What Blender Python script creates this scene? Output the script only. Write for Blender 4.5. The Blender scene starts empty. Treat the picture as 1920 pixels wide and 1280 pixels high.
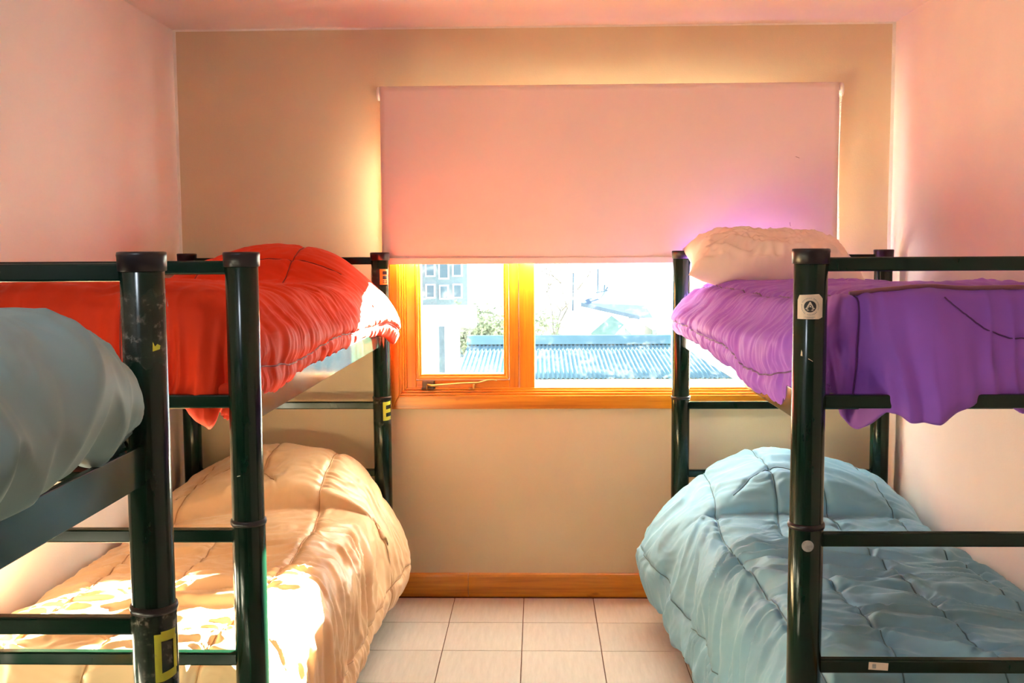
import bpy, bmesh, math, random
import numpy as np
from mathutils import Matrix, Vector

random.seed(4)
scene = bpy.context.scene
COL = scene.collection

# ------------------------------------------------------------------ camera
F_PX, PITCH, YAW, ROLL = 1951.47, 0.0847, -0.0254, 0.0059
CAM_Y, CAM_Z = -4.4375, 1.4913
cam = bpy.data.cameras.new('camera')
cam.sensor_width = 36.0
cam.lens = F_PX / 1920 * 36
cam.clip_start, cam.clip_end = 0.05, 500
cam_o = bpy.data.objects.new('camera', cam)
COL.objects.link(cam_o)
c, s = math.cos(YAW), math.sin(YAW)
right, fwd, up = Vector((c, -s, 0)), Vector((s, c, 0)), Vector((0, 0, 1))
Fw = math.cos(PITCH) * fwd - math.sin(PITCH) * up
Up = math.sin(PITCH) * fwd + math.cos(PITCH) * up
R2 = math.cos(ROLL) * right - math.sin(ROLL) * Up
U2 = math.sin(ROLL) * right + math.cos(ROLL) * Up
M = Matrix.Identity(4)
for i in range(3):
    M[i][0], M[i][1], M[i][2] = R2[i], U2[i], -Fw[i]
M[0][3], M[1][3], M[2][3] = 0, CAM_Y, CAM_Z
cam_o.matrix_world = M
scene.camera = cam_o

# ------------------------------------------------------------------ world, sun, exposure
world = bpy.data.worlds.new('sky')
scene.world = world
world.use_nodes = True
nt = world.node_tree
bg = nt.nodes['Background']
bg.inputs['Color'].default_value = (0.74, 0.88, 1.0, 1)
bg.inputs['Strength'].default_value = 1.5

SUN_DIR = Vector((-0.55, -1.0, -0.30)).normalized()
sun = bpy.data.lights.new('sun', 'SUN')
sun.energy = 96.0
sun.angle = math.radians(0.6)
sun.color = (0.97, 0.985, 0.79)
sun_o = bpy.data.objects.new('sun', sun)
sun_o.rotation_euler = SUN_DIR.to_track_quat('-Z', 'Y').to_euler()
sun_o.location = (8, 12, 6)
COL.objects.link(sun_o)

FILL_POWER = 18.0      # cool fill lamp, added out of view to brighten the room

scene.view_settings.view_transform = 'Standard'
scene.view_settings.look = 'None'
scene.view_settings.gamma = 1.0
scene.view_settings.use_curve_mapping = False
scene.view_settings.exposure = 1.85
scene.cycles.max_bounces = 12
scene.cycles.diffuse_bounces = 7
scene.cycles.transparent_max_bounces = 12
scene.cycles.sample_clamp_indirect = 12.0
scene.cycles.use_denoising = True

# ------------------------------------------------------------------ materials
def new_mat(name):
    m = bpy.data.materials.new(name)
    m.use_nodes = True
    return m, m.node_tree, m.node_tree.nodes['Principled BSDF']

def coords(nt, scale=(1, 1, 1), space='Object'):
    tc = nt.nodes.new('ShaderNodeTexCoord')
    mp = nt.nodes.new('ShaderNodeMapping')
    mp.inputs['Scale'].default_value = scale
    nt.links.new(tc.outputs[space], mp.inputs['Vector'])
    return mp.outputs['Vector']

def noise(nt, vec, scale, detail=4, rough=0.55):
    n = nt.nodes.new('ShaderNodeTexNoise')
    n.inputs['Scale'].default_value = scale
    n.inputs['Detail'].default_value = detail
    n.inputs['Roughness'].default_value = rough
    nt.links.new(vec, n.inputs['Vector'])
    return n.outputs['Fac']

def ramp(nt, fac, stops):
    r = nt.nodes.new('ShaderNodeValToRGB')
    el = r.color_ramp.elements
    el[0].position, el[0].color = stops[0][0], (*stops[0][1], 1)
    el[1].position, el[1].color = stops[-1][0], (*stops[-1][1], 1)
    for p, col in stops[1:-1]:
        e = el.new(p); e.color = (*col, 1)
    nt.links.new(fac, r.inputs['Fac'])
    return r.outputs['Color']

def bump(nt, b, height, strength, dist=0.01):
    n = nt.nodes.new('ShaderNodeBump')
    n.inputs['Strength'].default_value = strength
    n.inputs['Distance'].default_value = dist
    nt.links.new(height, n.inputs['Height'])
    nt.links.new(n.outputs['Normal'], b.inputs['Normal'])

def plain(name, col, rough=0.5, metal=0.0, var=0.06, nscale=14, bumps=0.0, coat=0.0, spec=None):
    m, nt, b = new_mat(name)
    v = coords(nt)
    lo = tuple(max(0, x * (1 - var)) for x in col)
    hi = tuple(min(1, x * (1 + var)) for x in col)
    f = noise(nt, v, nscale)
    nt.links.new(ramp(nt, f, [(0.3, lo), (0.7, hi)]), b.inputs['Base Color'])
    b.inputs['Roughness'].default_value = rough
    b.inputs['Metallic'].default_value = metal
    b.inputs['Coat Weight'].default_value = coat
    b.inputs['Coat Roughness'].default_value = 0.08
    if spec is not None:
        b.inputs['Specular IOR Level'].default_value = spec
    if bumps:
        bump(nt, b, noise(nt, v, nscale * 12, 3), bumps, 0.004)
    return m

def paint(name, col, rough=0.55, bumps=0.25):
    """wall paint: roller texture, faint trowel marks, a few chips"""
    m, nt, b = new_mat(name)
    v = coords(nt)
    f = noise(nt, v, 1.7, 3)
    nt.links.new(ramp(nt, f, [(0.3, tuple(x * 0.95 for x in col)), (0.7, tuple(min(1, x * 1.04) for x in col))]), b.inputs['Base Color'])
    b.inputs['Roughness'].default_value = rough
    fine = noise(nt, v, 170, 3)
    broad = noise(nt, coords(nt, (3, 3, 1)), 5, 4)
    mx = nt.nodes.new('ShaderNodeMath'); mx.operation = 'MULTIPLY_ADD'
    nt.links.new(broad, mx.inputs[0]); mx.inputs[1].default_value = 2.2
    nt.links.new(fine, mx.inputs[2])
    bump(nt, b, mx.outputs[0], bumps, 0.002)
    return m

def wood(name, axis, dark=(0.44, 0.135, 0.008), mid=(0.64, 0.235, 0.012), light=(0.80, 0.36, 0.03), rough=0.28):
    m, nt, b = new_mat(name)
    sc = [26, 26, 26]; sc[axis] = 1.3
    v = coords(nt, sc)
    f = noise(nt, v, 1.4, 6, 0.6)
    colr = ramp(nt, f, [(0.28, dark), (0.5, mid), (0.75, light)])
    sc2 = [7, 7, 7]; sc2[axis] = 2.6
    kn = noise(nt, coords(nt, sc2), 2.4, 2)
    kr = ramp(nt, kn, [(0.70, (1, 1, 1)), (0.80, (0.45, 0.28, 0.2))])
    mix = nt.nodes.new('ShaderNodeMix'); mix.data_type = 'RGBA'; mix.blend_type = 'MULTIPLY'
    mix.inputs['Factor'].default_value = 1.0
    nt.links.new(colr, mix.inputs['A']); nt.links.new(kr, mix.inputs['B'])
    nt.links.new(mix.outputs['Result'], b.inputs['Base Color'])
    b.inputs['Roughness'].default_value = rough
    b.inputs['Coat Weight'].default_value = 0.35
    b.inputs['Coat Roughness'].default_value = 0.12
    bump(nt, b, f, 0.12, 0.002)
    return m

def fabric(name, col, sheen=0.35, rough=0.5, var=0.05, spec=0.4):
    m, nt, b = new_mat(name)
    v = coords(nt)
    f = noise(nt, v, 5, 4)
    nt.links.new(ramp(nt, f, [(0.3, tuple(x * (1 - var) for x in col)), (0.7, tuple(min(1, x * (1 + var)) for x in col))]), b.inputs['Base Color'])
    b.inputs['Roughness'].default_value = rough
    b.inputs['Specular IOR Level'].default_value = spec
    b.inputs['Sheen Weight'].default_value = sheen
    b.inputs['Sheen Roughness'].default_value = 0.4
    b.inputs['Sheen Tint'].default_value = (*[min(1, 0.4 + 0.6 * x) for x in col], 1)
    wv = noise(nt, coords(nt, (1, 1, 1)), 900, 2)
    bump(nt, b, wv, 0.08, 0.001)
    return m

def glass_mat(name):
    """thin window pane with dust and dried water marks"""
    m = bpy.data.materials.new(name); m.use_nodes = True
    nt = m.node_tree; nt.nodes.clear()
    out = nt.nodes.new('ShaderNodeOutputMaterial')
    tr = nt.nodes.new('ShaderNodeBsdfTransparent'); tr.inputs['Color'].default_value = (0.95, 0.975, 0.975, 1)
    gl = nt.nodes.new('ShaderNodeBsdfGlossy'); gl.inputs['Roughness'].default_value = 0.02
    fr = nt.nodes.new('ShaderNodeFresnel'); fr.inputs['IOR'].default_value = 1.4
    mx = nt.nodes.new('ShaderNodeMixShader')
    nt.links.new(fr.outputs[0], mx.inputs[0]); nt.links.new(tr.outputs[0], mx.inputs[1]); nt.links.new(gl.outputs[0], mx.inputs[2])
    dirt = nt.nodes.new('ShaderNodeBsdfTranslucent'); dirt.inputs['Color'].default_value = (0.9, 0.9, 0.9, 1)
    v = coords(nt, (1, 1, 1))
    f1 = noise(nt, coords(nt, (1.2, 1, 1.0)), 5.5, 8, 0.7)
    vo = nt.nodes.new('ShaderNodeTexNoise'); vo.inputs['Scale'].default_value = 34; vo.inputs['Detail'].default_value = 5
    vo.inputs['Distortion'].default_value = 1.5
    nt.links.new(coords(nt, (0.5, 1, 1.0)), vo.inputs['Vector'])
    mul = nt.nodes.new('ShaderNodeMath'); mul.operation = 'MULTIPLY'
    nt.links.new(f1, mul.inputs[0]); nt.links.new(vo.outputs['Fac'], mul.inputs[1])
    mr = nt.nodes.new('ShaderNodeMapRange')
    mr.inputs['From Min'].default_value = 0.26; mr.inputs['From Max'].default_value = 0.45
    mr.inputs['To Min'].default_value = 0.0004; mr.inputs['To Max'].default_value = 0.009
    nt.links.new(mul.outputs[0], mr.inputs['Value'])
    m2 = nt.nodes.new('ShaderNodeMixShader')
    nt.links.new(mr.outputs[0], m2.inputs[0]); nt.links.new(mx.outputs[0], m2.inputs[1]); nt.links.new(dirt.outputs[0], m2.inputs[2])
    nt.links.new(m2.outputs[0], out.inputs['Surface'])
    return m

def film_mat(name):
    """clear adhesive tape, crumpled"""
    m = bpy.data.materials.new(name); m.use_nodes = True
    nt = m.node_tree; nt.nodes.clear()
    out = nt.nodes.new('ShaderNodeOutputMaterial')
    tr = nt.nodes.new('ShaderNodeBsdfTransparent')
    pb = nt.nodes.new('ShaderNodeBsdfPrincipled')
    pb.inputs['Base Color'].default_value = (0.75, 0.62, 0.5, 1); pb.inputs['Roughness'].default_value = 0.12
    v = coords(nt, (1, 1, 1))
    f = noise(nt, v, 60, 6, 0.7)
    n = nt.nodes.new('ShaderNodeBump'); n.inputs['Strength'].default_value = 0.9; n.inputs['Distance'].default_value = 0.004
    nt.links.new(f, n.inputs['Height']); nt.links.new(n.outputs[0], pb.inputs['Normal'])
    mr = nt.nodes.new('ShaderNodeMapRange')
    mr.inputs['From Min'].default_value = 0.55; mr.inputs['From Max'].default_value = 0.72
    mr.inputs['To Min'].default_value = 0.02; mr.inputs['To Max'].default_value = 0.40
    nt.links.new(f, mr.inputs['Value'])
    mx = nt.nodes.new('ShaderNodeMixShader')
    nt.links.new(mr.outputs[0], mx.inputs[0]); nt.links.new(tr.outputs[0], mx.inputs[1]); nt.links.new(pb.outputs[0], mx.inputs[2])
    nt.links.new(mx.outputs[0], out.inputs['Surface'])
    return m

def metal_green(name):
    m, nt, b = new_mat(name)
    v = coords(nt)
    f = noise(nt, coords(nt, (1, 1, 0.35)), 9, 6, 0.65)
    nt.links.new(ramp(nt, f, [(0.25, (0.0015, 0.012, 0.006)), (0.72, (0.003, 0.019, 0.010)), (0.85, (0.006, 0.022, 0.013))]), b.inputs['Base Color'])
    rr = ramp(nt, noise(nt, v, 16, 5), [(0.35, (0.13,) * 3), (0.75, (0.20,) * 3)])
    nt.links.new(rr, b.inputs['Roughness'])
    b.inputs['Specular IOR Level'].default_value = 0.35
    return m

MAT = {}
MAT['wall_beige'] = paint('beige wall paint', (0.71, 0.58, 0.37), 0.5)
MAT['wall_white'] = paint('off white wall paint', (0.84, 0.73, 0.67), 0.55)
MAT['wall_front'] = paint('brown wall paint', (0.30, 0.22, 0.16), 0.6)
MAT['ceiling'] = paint('ceiling paint', (0.82, 0.74, 0.68), 0.6)
MAT['caulk'] = plain('white edge paint', (0.86, 0.82, 0.74), 0.5)
MAT['tile'] = None
MAT['grout'] = plain('brown grout', (0.16, 0.07, 0.04), 0.85, var=0.2, nscale=60)
MAT['wood_x'] = wood('varnished pine along x', 0)
MAT['wood_z'] = wood('varnished pine along z', 2)
MAT['glass'] = glass_mat('dusty window glass')
MAT['green'] = metal_green('dark green gloss paint')
MAT['cap'] = plain('black plastic cap', (0.016, 0.010, 0.012), 0.32, var=0.2)
MAT['blind'] = None
MAT['white_plastic'] = plain('white plastic', (0.85, 0.80, 0.74), 0.35)
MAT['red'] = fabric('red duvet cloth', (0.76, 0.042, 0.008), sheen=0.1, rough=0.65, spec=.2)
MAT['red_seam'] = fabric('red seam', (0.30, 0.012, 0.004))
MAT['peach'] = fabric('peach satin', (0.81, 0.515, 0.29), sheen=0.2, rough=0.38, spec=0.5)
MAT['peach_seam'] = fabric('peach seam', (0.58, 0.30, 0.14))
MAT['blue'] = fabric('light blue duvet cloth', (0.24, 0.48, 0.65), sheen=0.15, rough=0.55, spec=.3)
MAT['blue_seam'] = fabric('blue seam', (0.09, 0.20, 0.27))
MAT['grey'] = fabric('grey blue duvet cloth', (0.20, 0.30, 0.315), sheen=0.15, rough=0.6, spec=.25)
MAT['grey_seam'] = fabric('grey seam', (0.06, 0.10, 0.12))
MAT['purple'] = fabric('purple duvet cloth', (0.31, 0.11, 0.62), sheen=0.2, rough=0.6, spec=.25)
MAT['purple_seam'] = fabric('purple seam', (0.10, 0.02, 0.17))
MAT['piping'] = fabric('mauve piping', (0.27, 0.10, 0.14))
MAT['pillow'] = fabric('white pillow case', (0.88, 0.74, 0.64), sheen=0.1, rough=0.65)
MAT['mattress'] = fabric('mattress ticking', (0.55, 0.45, 0.38), sheen=0.1, rough=0.8)
MAT['tape_yellow'] = plain('yellow green tape', (0.50, 0.52, 0.03), 0.4, var=0.12)
MAT['tape_orange'] = plain('orange tape', (0.85, 0.32, 0.02), 0.45)
MAT['ink'] = plain('black ink', (0.02, 0.02, 0.022), 0.5)
MAT['paper'] = plain('cream sticker paper', (0.74, 0.62, 0.50), 0.55, var=0.1)
MAT['grey_sticker'] = plain('grey sticker', (0.34, 0.32, 0.30), 0.5, var=0.25, nscale=120)
MAT['film'] = film_mat('clear tape')
MAT['brass'] = plain('worn bronze', (0.62, 0.36, 0.12), 0.3, metal=0.9)
MAT['dark_metal'] = plain('dark bronze housing', (0.13, 0.085, 0.06), 0.4, metal=0.6, var=0.3)
MAT['scuff'] = plain('scuff', (0.30, 0.15, 0.12), 0.7)

def tile_mat():
    m, nt, b = new_mat('beige ceramic tile')
    f = noise(nt, coords(nt, (30, 3.5, 1)), 2.0, 5, 0.65)
    oi = nt.nodes.new('ShaderNodeObjectInfo')
    col = ramp(nt, f, [(0.3, (0.51, 0.455, 0.41)), (0.55, (0.57, 0.51, 0.46)), (0.75, (0.62, 0.56, 0.51))])
    hsv = nt.nodes.new('ShaderNodeHueSaturation')
    mr = nt.nodes.new('ShaderNodeMapRange'); mr.inputs['To Min'].default_value = 0.94; mr.inputs['To Max'].default_value = 1.04
    nt.links.new(oi.outputs['Random'], mr.inputs['Value']); nt.links.new(mr.outputs[0], hsv.inputs['Value'])
    nt.links.new(col, hsv.inputs['Color']); nt.links.new(hsv.outputs[0], b.inputs['Base Color'])
    b.inputs['Roughness'].default_value = 0.32
    bump(nt, b, f, 0.05, 0.001)
    return m
MAT['tile'] = tile_mat()

def blind_mat():
    m, nt, b = new_mat('blackout blind fabric')
    f = noise(nt, coords(nt), 2.5, 4)
    nt.links.new(ramp(nt, f, [(0.3, (0.83, 0.69, 0.63)), (0.7, (0.86, 0.73, 0.67))]), b.inputs['Base Color'])
    b.inputs['Roughness'].default_value = 0.6
    wv = noise(nt, coords(nt, (1, 1, 1)), 500, 2)
    bump(nt, b, wv, 0.1, 0.001)
    return m
MAT['blind'] = blind_mat()

# ------------------------------------------------------------------ helpers
def obj(name, me, mat=None, parent=None, smooth=False):
    if isinstance(me, bmesh.types.BMesh):
        bm = me
        me = bpy.data.meshes.new(name)
        bmesh.ops.recalc_face_normals(bm, faces=bm.faces[:])
        bm.to_mesh(me); bm.free()
    if mat is not None and not me.materials:
        me.materials.append(mat)
    if smooth:
        me.polygons.foreach_set('use_smooth', [True] * len(me.polygons))
    o = bpy.data.objects.new(name, me)
    COL.objects.link(o)
    if parent:
        o.parent = parent
    return o

def empty(name, loc=(0, 0, 0)):
    o = bpy.data.objects.new(name, None)
    o.empty_display_size = 0.1
    o.location = loc
    COL.objects.link(o)
    return o

def tag(o, label=None, cat=None, group=None, kind=None):
    if label: o['label'] = label
    if cat: o['category'] = cat
    if group: o['group'] = group
    if kind: o['kind'] = kind
    return o

def box(bm, x0, x1, y0, y1, z0, z1, bev=0.0, seg=2):
    vs = [bm.verts.new((x, y, z)) for x in (x0, x1) for y in (y0, y1) for z in (z0, z1)]
    fs = []
    for q in ((0, 1, 3, 2), (4, 6, 7, 5), (0, 4, 5, 1), (2, 3, 7, 6), (0, 2, 6, 4), (1, 5, 7, 3)):
        fs.append(bm.faces.new([vs[i] for i in q]))
    if bev > 0:
        es = list({e for f in fs for e in f.edges})
        bmesh.ops.bevel(bm, geom=es, offset=bev, segments=seg, affect='EDGES', profile=0.5)

def boxo(name, x0, x1, y0, y1, z0, z1, mat, parent=None, bev=0.0, seg=2):
    bm = bmesh.new()
    box(bm, x0, x1, y0, y1, z0, z1, bev, seg)
    return obj(name, bm, mat, parent)

def lathe(bm, prof, cx=0, cy=0, seg=32, cap=True):
    """prof: (r, z) from bottom to top"""
    rings = []
    for r, z in prof:
        rings.append([bm.verts.new((cx + r * math.cos(2 * math.pi * k / seg), cy + r * math.sin(2 * math.pi * k / seg), z)) for k in range(seg)])
    for a, b in zip(rings, rings[1:]):
        for k in range(seg):
            f = bm.faces.new((a[k], a[(k + 1) % seg], b[(k + 1) % seg], b[k])); f.smooth = True
    if cap:
        bm.faces.new(rings[0][::-1]); bm.faces.new(rings[-1])

def tube_path(bm, pts, r, seg=8):
    pts = [Vector(p) for p in pts]
    rings = []
    prevn = None
    for i, p in enumerate(pts):
        d = (pts[min(i + 1, len(pts) - 1)] - pts[max(i - 1, 0)]).normalized()
        if prevn is None:
            ref = Vector((0, 0, 1)) if abs(d.z) < 0.9 else Vector((1, 0, 0))
            n = d.cross(ref).normalized()
        else:
            n = (prevn - d * prevn.dot(d)).normalized()
        prevn = n
        b = d.cross(n)
        rr = r[i] if isinstance(r, (list, tuple)) else r
        rings.append([bm.verts.new(p + rr * (math.cos(2 * math.pi * k / seg) * n + math.sin(2 * math.pi * k / seg) * b)) for k in range(seg)])
    for a, b in zip(rings, rings[1:]):
        for k in range(seg):
            f = bm.faces.new((a[k], a[(k + 1) % seg], b[(k + 1) % seg], b[k])); f.smooth = True
    bm.faces.new(rings[0][::-1]); bm.faces.new(rings[-1])

def prism(bm, poly, axis, a0, a1):
    """extrude a closed 2D polygon along an axis. poly in the other two axes in order"""
    def mk(p, a):
        if axis == 0: return (a, p[0], p[1])
        if axis == 1: return (p[0], a, p[1])
        return (p[0], p[1], a)
    A = [bm.verts.new(mk(p, a0)) for p in poly]
    B = [bm.verts.new(mk(p, a1)) for p in poly]
    n = len(poly)
    bm.faces.new(A); bm.faces.new(B[::-1])
    for k in range(n):
        bm.faces.new((A[k], B[k], B[(k + 1) % n], A[(k + 1) % n]))

# numpy gradient noise ------------------------------------------------------
def perlin(x, y, seed=0):
    rng = np.random.RandomState(seed)
    ang = rng.rand(256, 256) * 2 * np.pi
    gx, gy = np.cos(ang), np.sin(ang)
    xi, yi = np.floor(x).astype(int), np.floor(y).astype(int)
    xf, yf = x - xi, y - yi
    u = xf ** 3 * (xf * (xf * 6 - 15) + 10)
    v = yf ** 3 * (yf * (yf * 6 - 15) + 10)
    def g(ix, iy, dx, dy):
        ix = ix & 255; iy = iy & 255
        return gx[ix, iy] * dx + gy[ix, iy] * dy
    n00 = g(xi, yi, xf, yf); n10 = g(xi + 1, yi, xf - 1, yf)
    n01 = g(xi, yi + 1, xf, yf - 1); n11 = g(xi + 1, yi + 1, xf - 1, yf - 1)
    return ((n00 * (1 - u) + n10 * u) * (1 - v) + (n01 * (1 - u) + n11 * u) * v) * 1.5

def ridged(x, y, seed=0):
    return 1 - 2 * np.abs(perlin(x, y, seed))

def sstep(a, b, x):
    t = np.clip((x - a) / (b - a), 0, 1)
    return t * t * (3 - 2 * t)

def catmull(P, n, axis):
    """resample array P along axis to n samples with a Catmull-Rom spline, even in arc length"""
    P = np.moveaxis(P, axis, 0)
    k = P.shape[0]
    mean = P.reshape(k, -1, 3) if P.ndim == 3 else P
    d = np.linalg.norm(np.diff(mean, axis=0), axis=-1)
    if d.ndim > 1: d = d.mean(axis=1)
    L = np.concatenate([[0], np.cumsum(np.maximum(d, 1e-4))])
    q = np.linspace(0, L[-1], n)
    i = np.clip(np.searchsorted(L, q, side='right') - 1, 0, k - 2)
    t = (q - L[i]) / (L[i + 1] - L[i])
    im, ip, ip2 = np.maximum(i - 1, 0), i + 1, np.minimum(i + 2, k - 1)
    sh = (n,) + (1,) * (P.ndim - 1)
    t = t.reshape(sh)
    h = (L[ip] - L[i]).reshape(sh)
    # non-uniform tangents
    def tang(j):
        j0, j1 = np.maximum(j - 1, 0), np.minimum(j + 1, k - 1)
        return (P[j1] - P[j0]) / np.maximum(L[j1] - L[j0], 1e-5).reshape(sh)
    m0, m1 = tang(i) * h, tang(ip) * h
    r = (2 * t ** 3 - 3 * t ** 2 + 1) * P[i] + (t ** 3 - 2 * t ** 2 + t) * m0 + (-2 * t ** 3 + 3 * t ** 2) * P[ip] + (t ** 3 - t ** 2) * m1
    return np.moveaxis(r, 0, axis), L[-1]

def grid_mesh(name, P, mat, parent=None):
    m, n = P.shape[:2]
    me = bpy.data.meshes.new(name)
    me.vertices.add(m * n)
    me.vertices.foreach_set('co', P.reshape(-1).astype(np.float32))
    idx = np.arange(m * n).reshape(m, n)
    q = np.stack([idx[:-1, :-1], idx[1:, :-1], idx[1:, 1:], idx[:-1, 1:]], -1).reshape(-1, 4)
    me.loops.add(q.size); me.loops.foreach_set('vertex_index', q.reshape(-1).astype(np.int32))
    me.polygons.add(len(q))
    me.polygons.foreach_set('loop_start', (np.arange(len(q)) * 4).astype(np.int32))
    me.polygons.foreach_set('use_smooth', np.ones(len(q), bool))
    me.update(calc_edges=True)
    return obj(name, me, mat, parent)

def normals(P):
    du = np.gradient(P, axis=0); dv = np.gradient(P, axis=1)
    n = np.cross(du, dv)
    return n / np.maximum(np.linalg.norm(n, axis=-1, keepdims=True), 1e-9)

# ------------------------------------------------------------------ room shell
XL, XR, H, YN = -1.5335, 1.4835, 2.4344, -5.4
WX0, WX1, WZ0, WZ1 = -0.60, 1.185, 0.88, 1.98      # rough window opening
TW = 0.16
def structure(o):
    o['kind'] = 'structure'; return o

bm = bmesh.new()
for (a, b, z0, z1) in ((XL - .2, WX0, -.1, H + .1), (WX1, XR + .2, -.1, H + .1), (WX0, WX1, -.1, WZ0), (WX0, WX1, WZ1, H + .1)):
    box(bm, a, b, 0, TW, z0, z1)
structure(obj('wall_back', bm, MAT['wall_beige']))
structure(boxo('wall_left', XL - .15, XL, YN - .15, 0, -.1, H + .1, MAT['wall_white']))
structure(boxo('wall_right', XR, XR + .15, YN - .15, 0, -.1, H + .1, MAT['wall_white']))
structure(boxo('wall_front', XL, XR, YN - .15, YN, -.1, H + .1, MAT['wall_front']))
structure(boxo('ceiling', XL, XR, YN, 0, H, H + .1, MAT['ceiling']))
floor = structure(boxo('floor', XL, XR, YN, 0, -.1, -.004, MAT['grout']))
tx, ty, T, G = -0.3669, -0.3318, 0.30, 0.0035
bm = bmesh.new(); box(bm, G / 2, T - G / 2, -T + G / 2, -G / 2, -.012, 0.0, 0.0012, 1)
tile_me = bpy.data.meshes.new('tile'); bmesh.ops.recalc_face_normals(bm, faces=bm.faces[:]); bm.to_mesh(tile_me); bm.free()
tile_me.materials.append(MAT['tile'])
for i in range(-4, 7):
    for j in range(-1, 17):
        x0, y1 = tx + T * i, ty - T * j
        xa, xb, ya, yb = max(x0, XL), min(x0 + T, XR), max(y1 - T, YN), min(y1, -0.002)
        if xb - xa < .02 or yb - ya < .02: continue
        if xb - xa > T - .001 and yb - ya > T - .003:
            t = bpy.data.objects.new('tile', tile_me); COL.objects.link(t); t.location = (x0, y1, 0); t.parent = floor
        else:
            boxo('tile', xa + G / 2, xb - G / 2, ya + G / 2, yb - G / 2, -.012, 0.0, MAT['tile'], floor, 0.0012, 1)
# painted edges where the beige stops short of the corner, and pine skirting
structure(boxo('trim_1', XL, XL + .012, -.0025, 0, 0, H, MAT['caulk']))
structure(boxo('trim_2', XR - .014, XR, -.0025, 0, 0, H, MAT['caulk']))
structure(boxo('trim_3', XL + .012, XR - .014, -.0025, 0, H - .008, H, MAT['caulk']))
def skirting(name, poly, axis, a0, a1, mat):
    bm = bmesh.new(); prism(bm, poly, axis, a0, a1)
    return structure(obj(name, bm, mat))
sk = [(0, 0), (-.016, 0), (-.016, .088), (-.013, .098), (-.006, .103), (0, .103)]
skirting('baseboard_back', sk, 0, XL, -0.31, MAT['wood_x'])
skirting('baseboard_back', sk, 0, -0.3085, XR, MAT['wood_x'])
MAT['wood_y'] = wood('varnished pine along y', 1)
skirting('baseboard_left', [(XL - p[0], p[1]) for p in sk], 1, YN, -.02, MAT['wood_y'])
skirting('baseboard_right', [(XR + p[0], p[1]) for p in sk], 1, YN, -.02, MAT['wood_y'])

# ------------------------------------------------------------------ window
win = structure(empty('window_1', (0.3, 0, 0.88)))
def wbox(name, x0, x1, y0, y1, z0, z1, mat, parent=None, bev=.003):
    o = boxo(name, x0, x1, y0, y1, z0, z1, mat, None, bev)
    par = parent or win
    o.parent = par
    o.matrix_parent_inverse = Matrix.Translation(-(Vector(win.location)))
    return o
def wpar(o, parent=None):
    o.parent = parent or win
    o.matrix_parent_inverse = Matrix.Translation(-(Vector(win.location)))
    return o
CX0, CX1, CZ0, CZ1 = -.633, 1.218, .826, 2.06
def mitred(name, poly4, y0, y1, mat):
    bm = bmesh.new()
    prism(bm, poly4, 1, y0, y1)
    bmesh.ops.bevel(bm, geom=bm.edges[:], offset=.003, segments=2, affect='EDGES', profile=.5)
    return wpar(obj(name, bm, mat))
# outer casing boards, mitred at the corners
ix0, ix1, iz0, iz1 = -.598, 1.183, .884, 2.02
mitred('casing', [(CX0, CZ0), (CX1, CZ0), (ix1, iz0), (ix0, iz0)], -.022, 0.0, MAT['wood_x'])
mitred('casing', [(CX0, CZ1), (CX1, CZ1), (ix1, iz1), (ix0, iz1)], -.022, 0.0, MAT['wood_x'])
mitred('casing', [(CX0, CZ0), (ix0, iz0), (ix0, iz1), (CX0, CZ1)], -.022, 0.0, MAT['wood_z'])
mitred('casing', [(CX1, CZ0), (ix1, iz0), (ix1, iz1), (CX1, CZ1)], -.022, 0.0, MAT['wood_z'])
# stepped moulding ring inside the casing
def stepped(n0, y0, y1, a, b, mats):
    """ring of four mitred boards between inset a and inset b (metres inside the casing)"""
    X0a, X1a, Z0a, Z1a = ix0 + a, ix1 - a, iz0 + a, iz1 - a
    X0b, X1b, Z0b, Z1b = ix0 + b, ix1 - b, iz0 + b, iz1 - b
    mitred(n0, [(X0a, Z0a), (X1a, Z0a), (X1b, Z0b), (X0b, Z0b)], y0, y1, MAT['wood_x'])
    mitred(n0, [(X0a, Z1a), (X1a, Z1a), (X1b, Z1b), (X0b, Z1b)], y0, y1, MAT['wood_x'])
    mitred(n0, [(X0a, Z0a), (X0b, Z0b), (X0b, Z1b), (X0a, Z1a)], y0, y1, MAT['wood_z'])
    mitred(n0, [(X1a, Z0a), (X1b, Z0b), (X1b, Z1b), (X1a, Z1a)], y0, y1, MAT['wood_z'])
stepped('moulding', -.014, .10, 0.0, .011, None)
stepped('moulding', -.002, .10, .011, .021, None)
stepped('moulding', .009, .10, .021, .030, None)
# fixed frame around the casement and mullion
FX0, FZ0, FZ1 = ix0 + .030, iz0 + .026, iz1 - .03
wbox('frame_stile', FX0, -.528, .016, .10, FZ0, FZ1, MAT['wood_z'])
wbox('frame_rail', -.528, -.125, .016, .10, FZ0, .947, MAT['wood_x'])
wbox('frame_stile', -.125, -.0845, .016, .10, FZ0, FZ1, MAT['wood_z'])
wbox('mullion', -.0835, -.015, .012, .10, FZ0, FZ1, MAT['wood_z'], None, .006)
wbox('frame_rail', -.015, 1.153, .05, .10, FZ0 - .006, FZ0 - .002, MAT['wood_x'], None, .0015)
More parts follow.
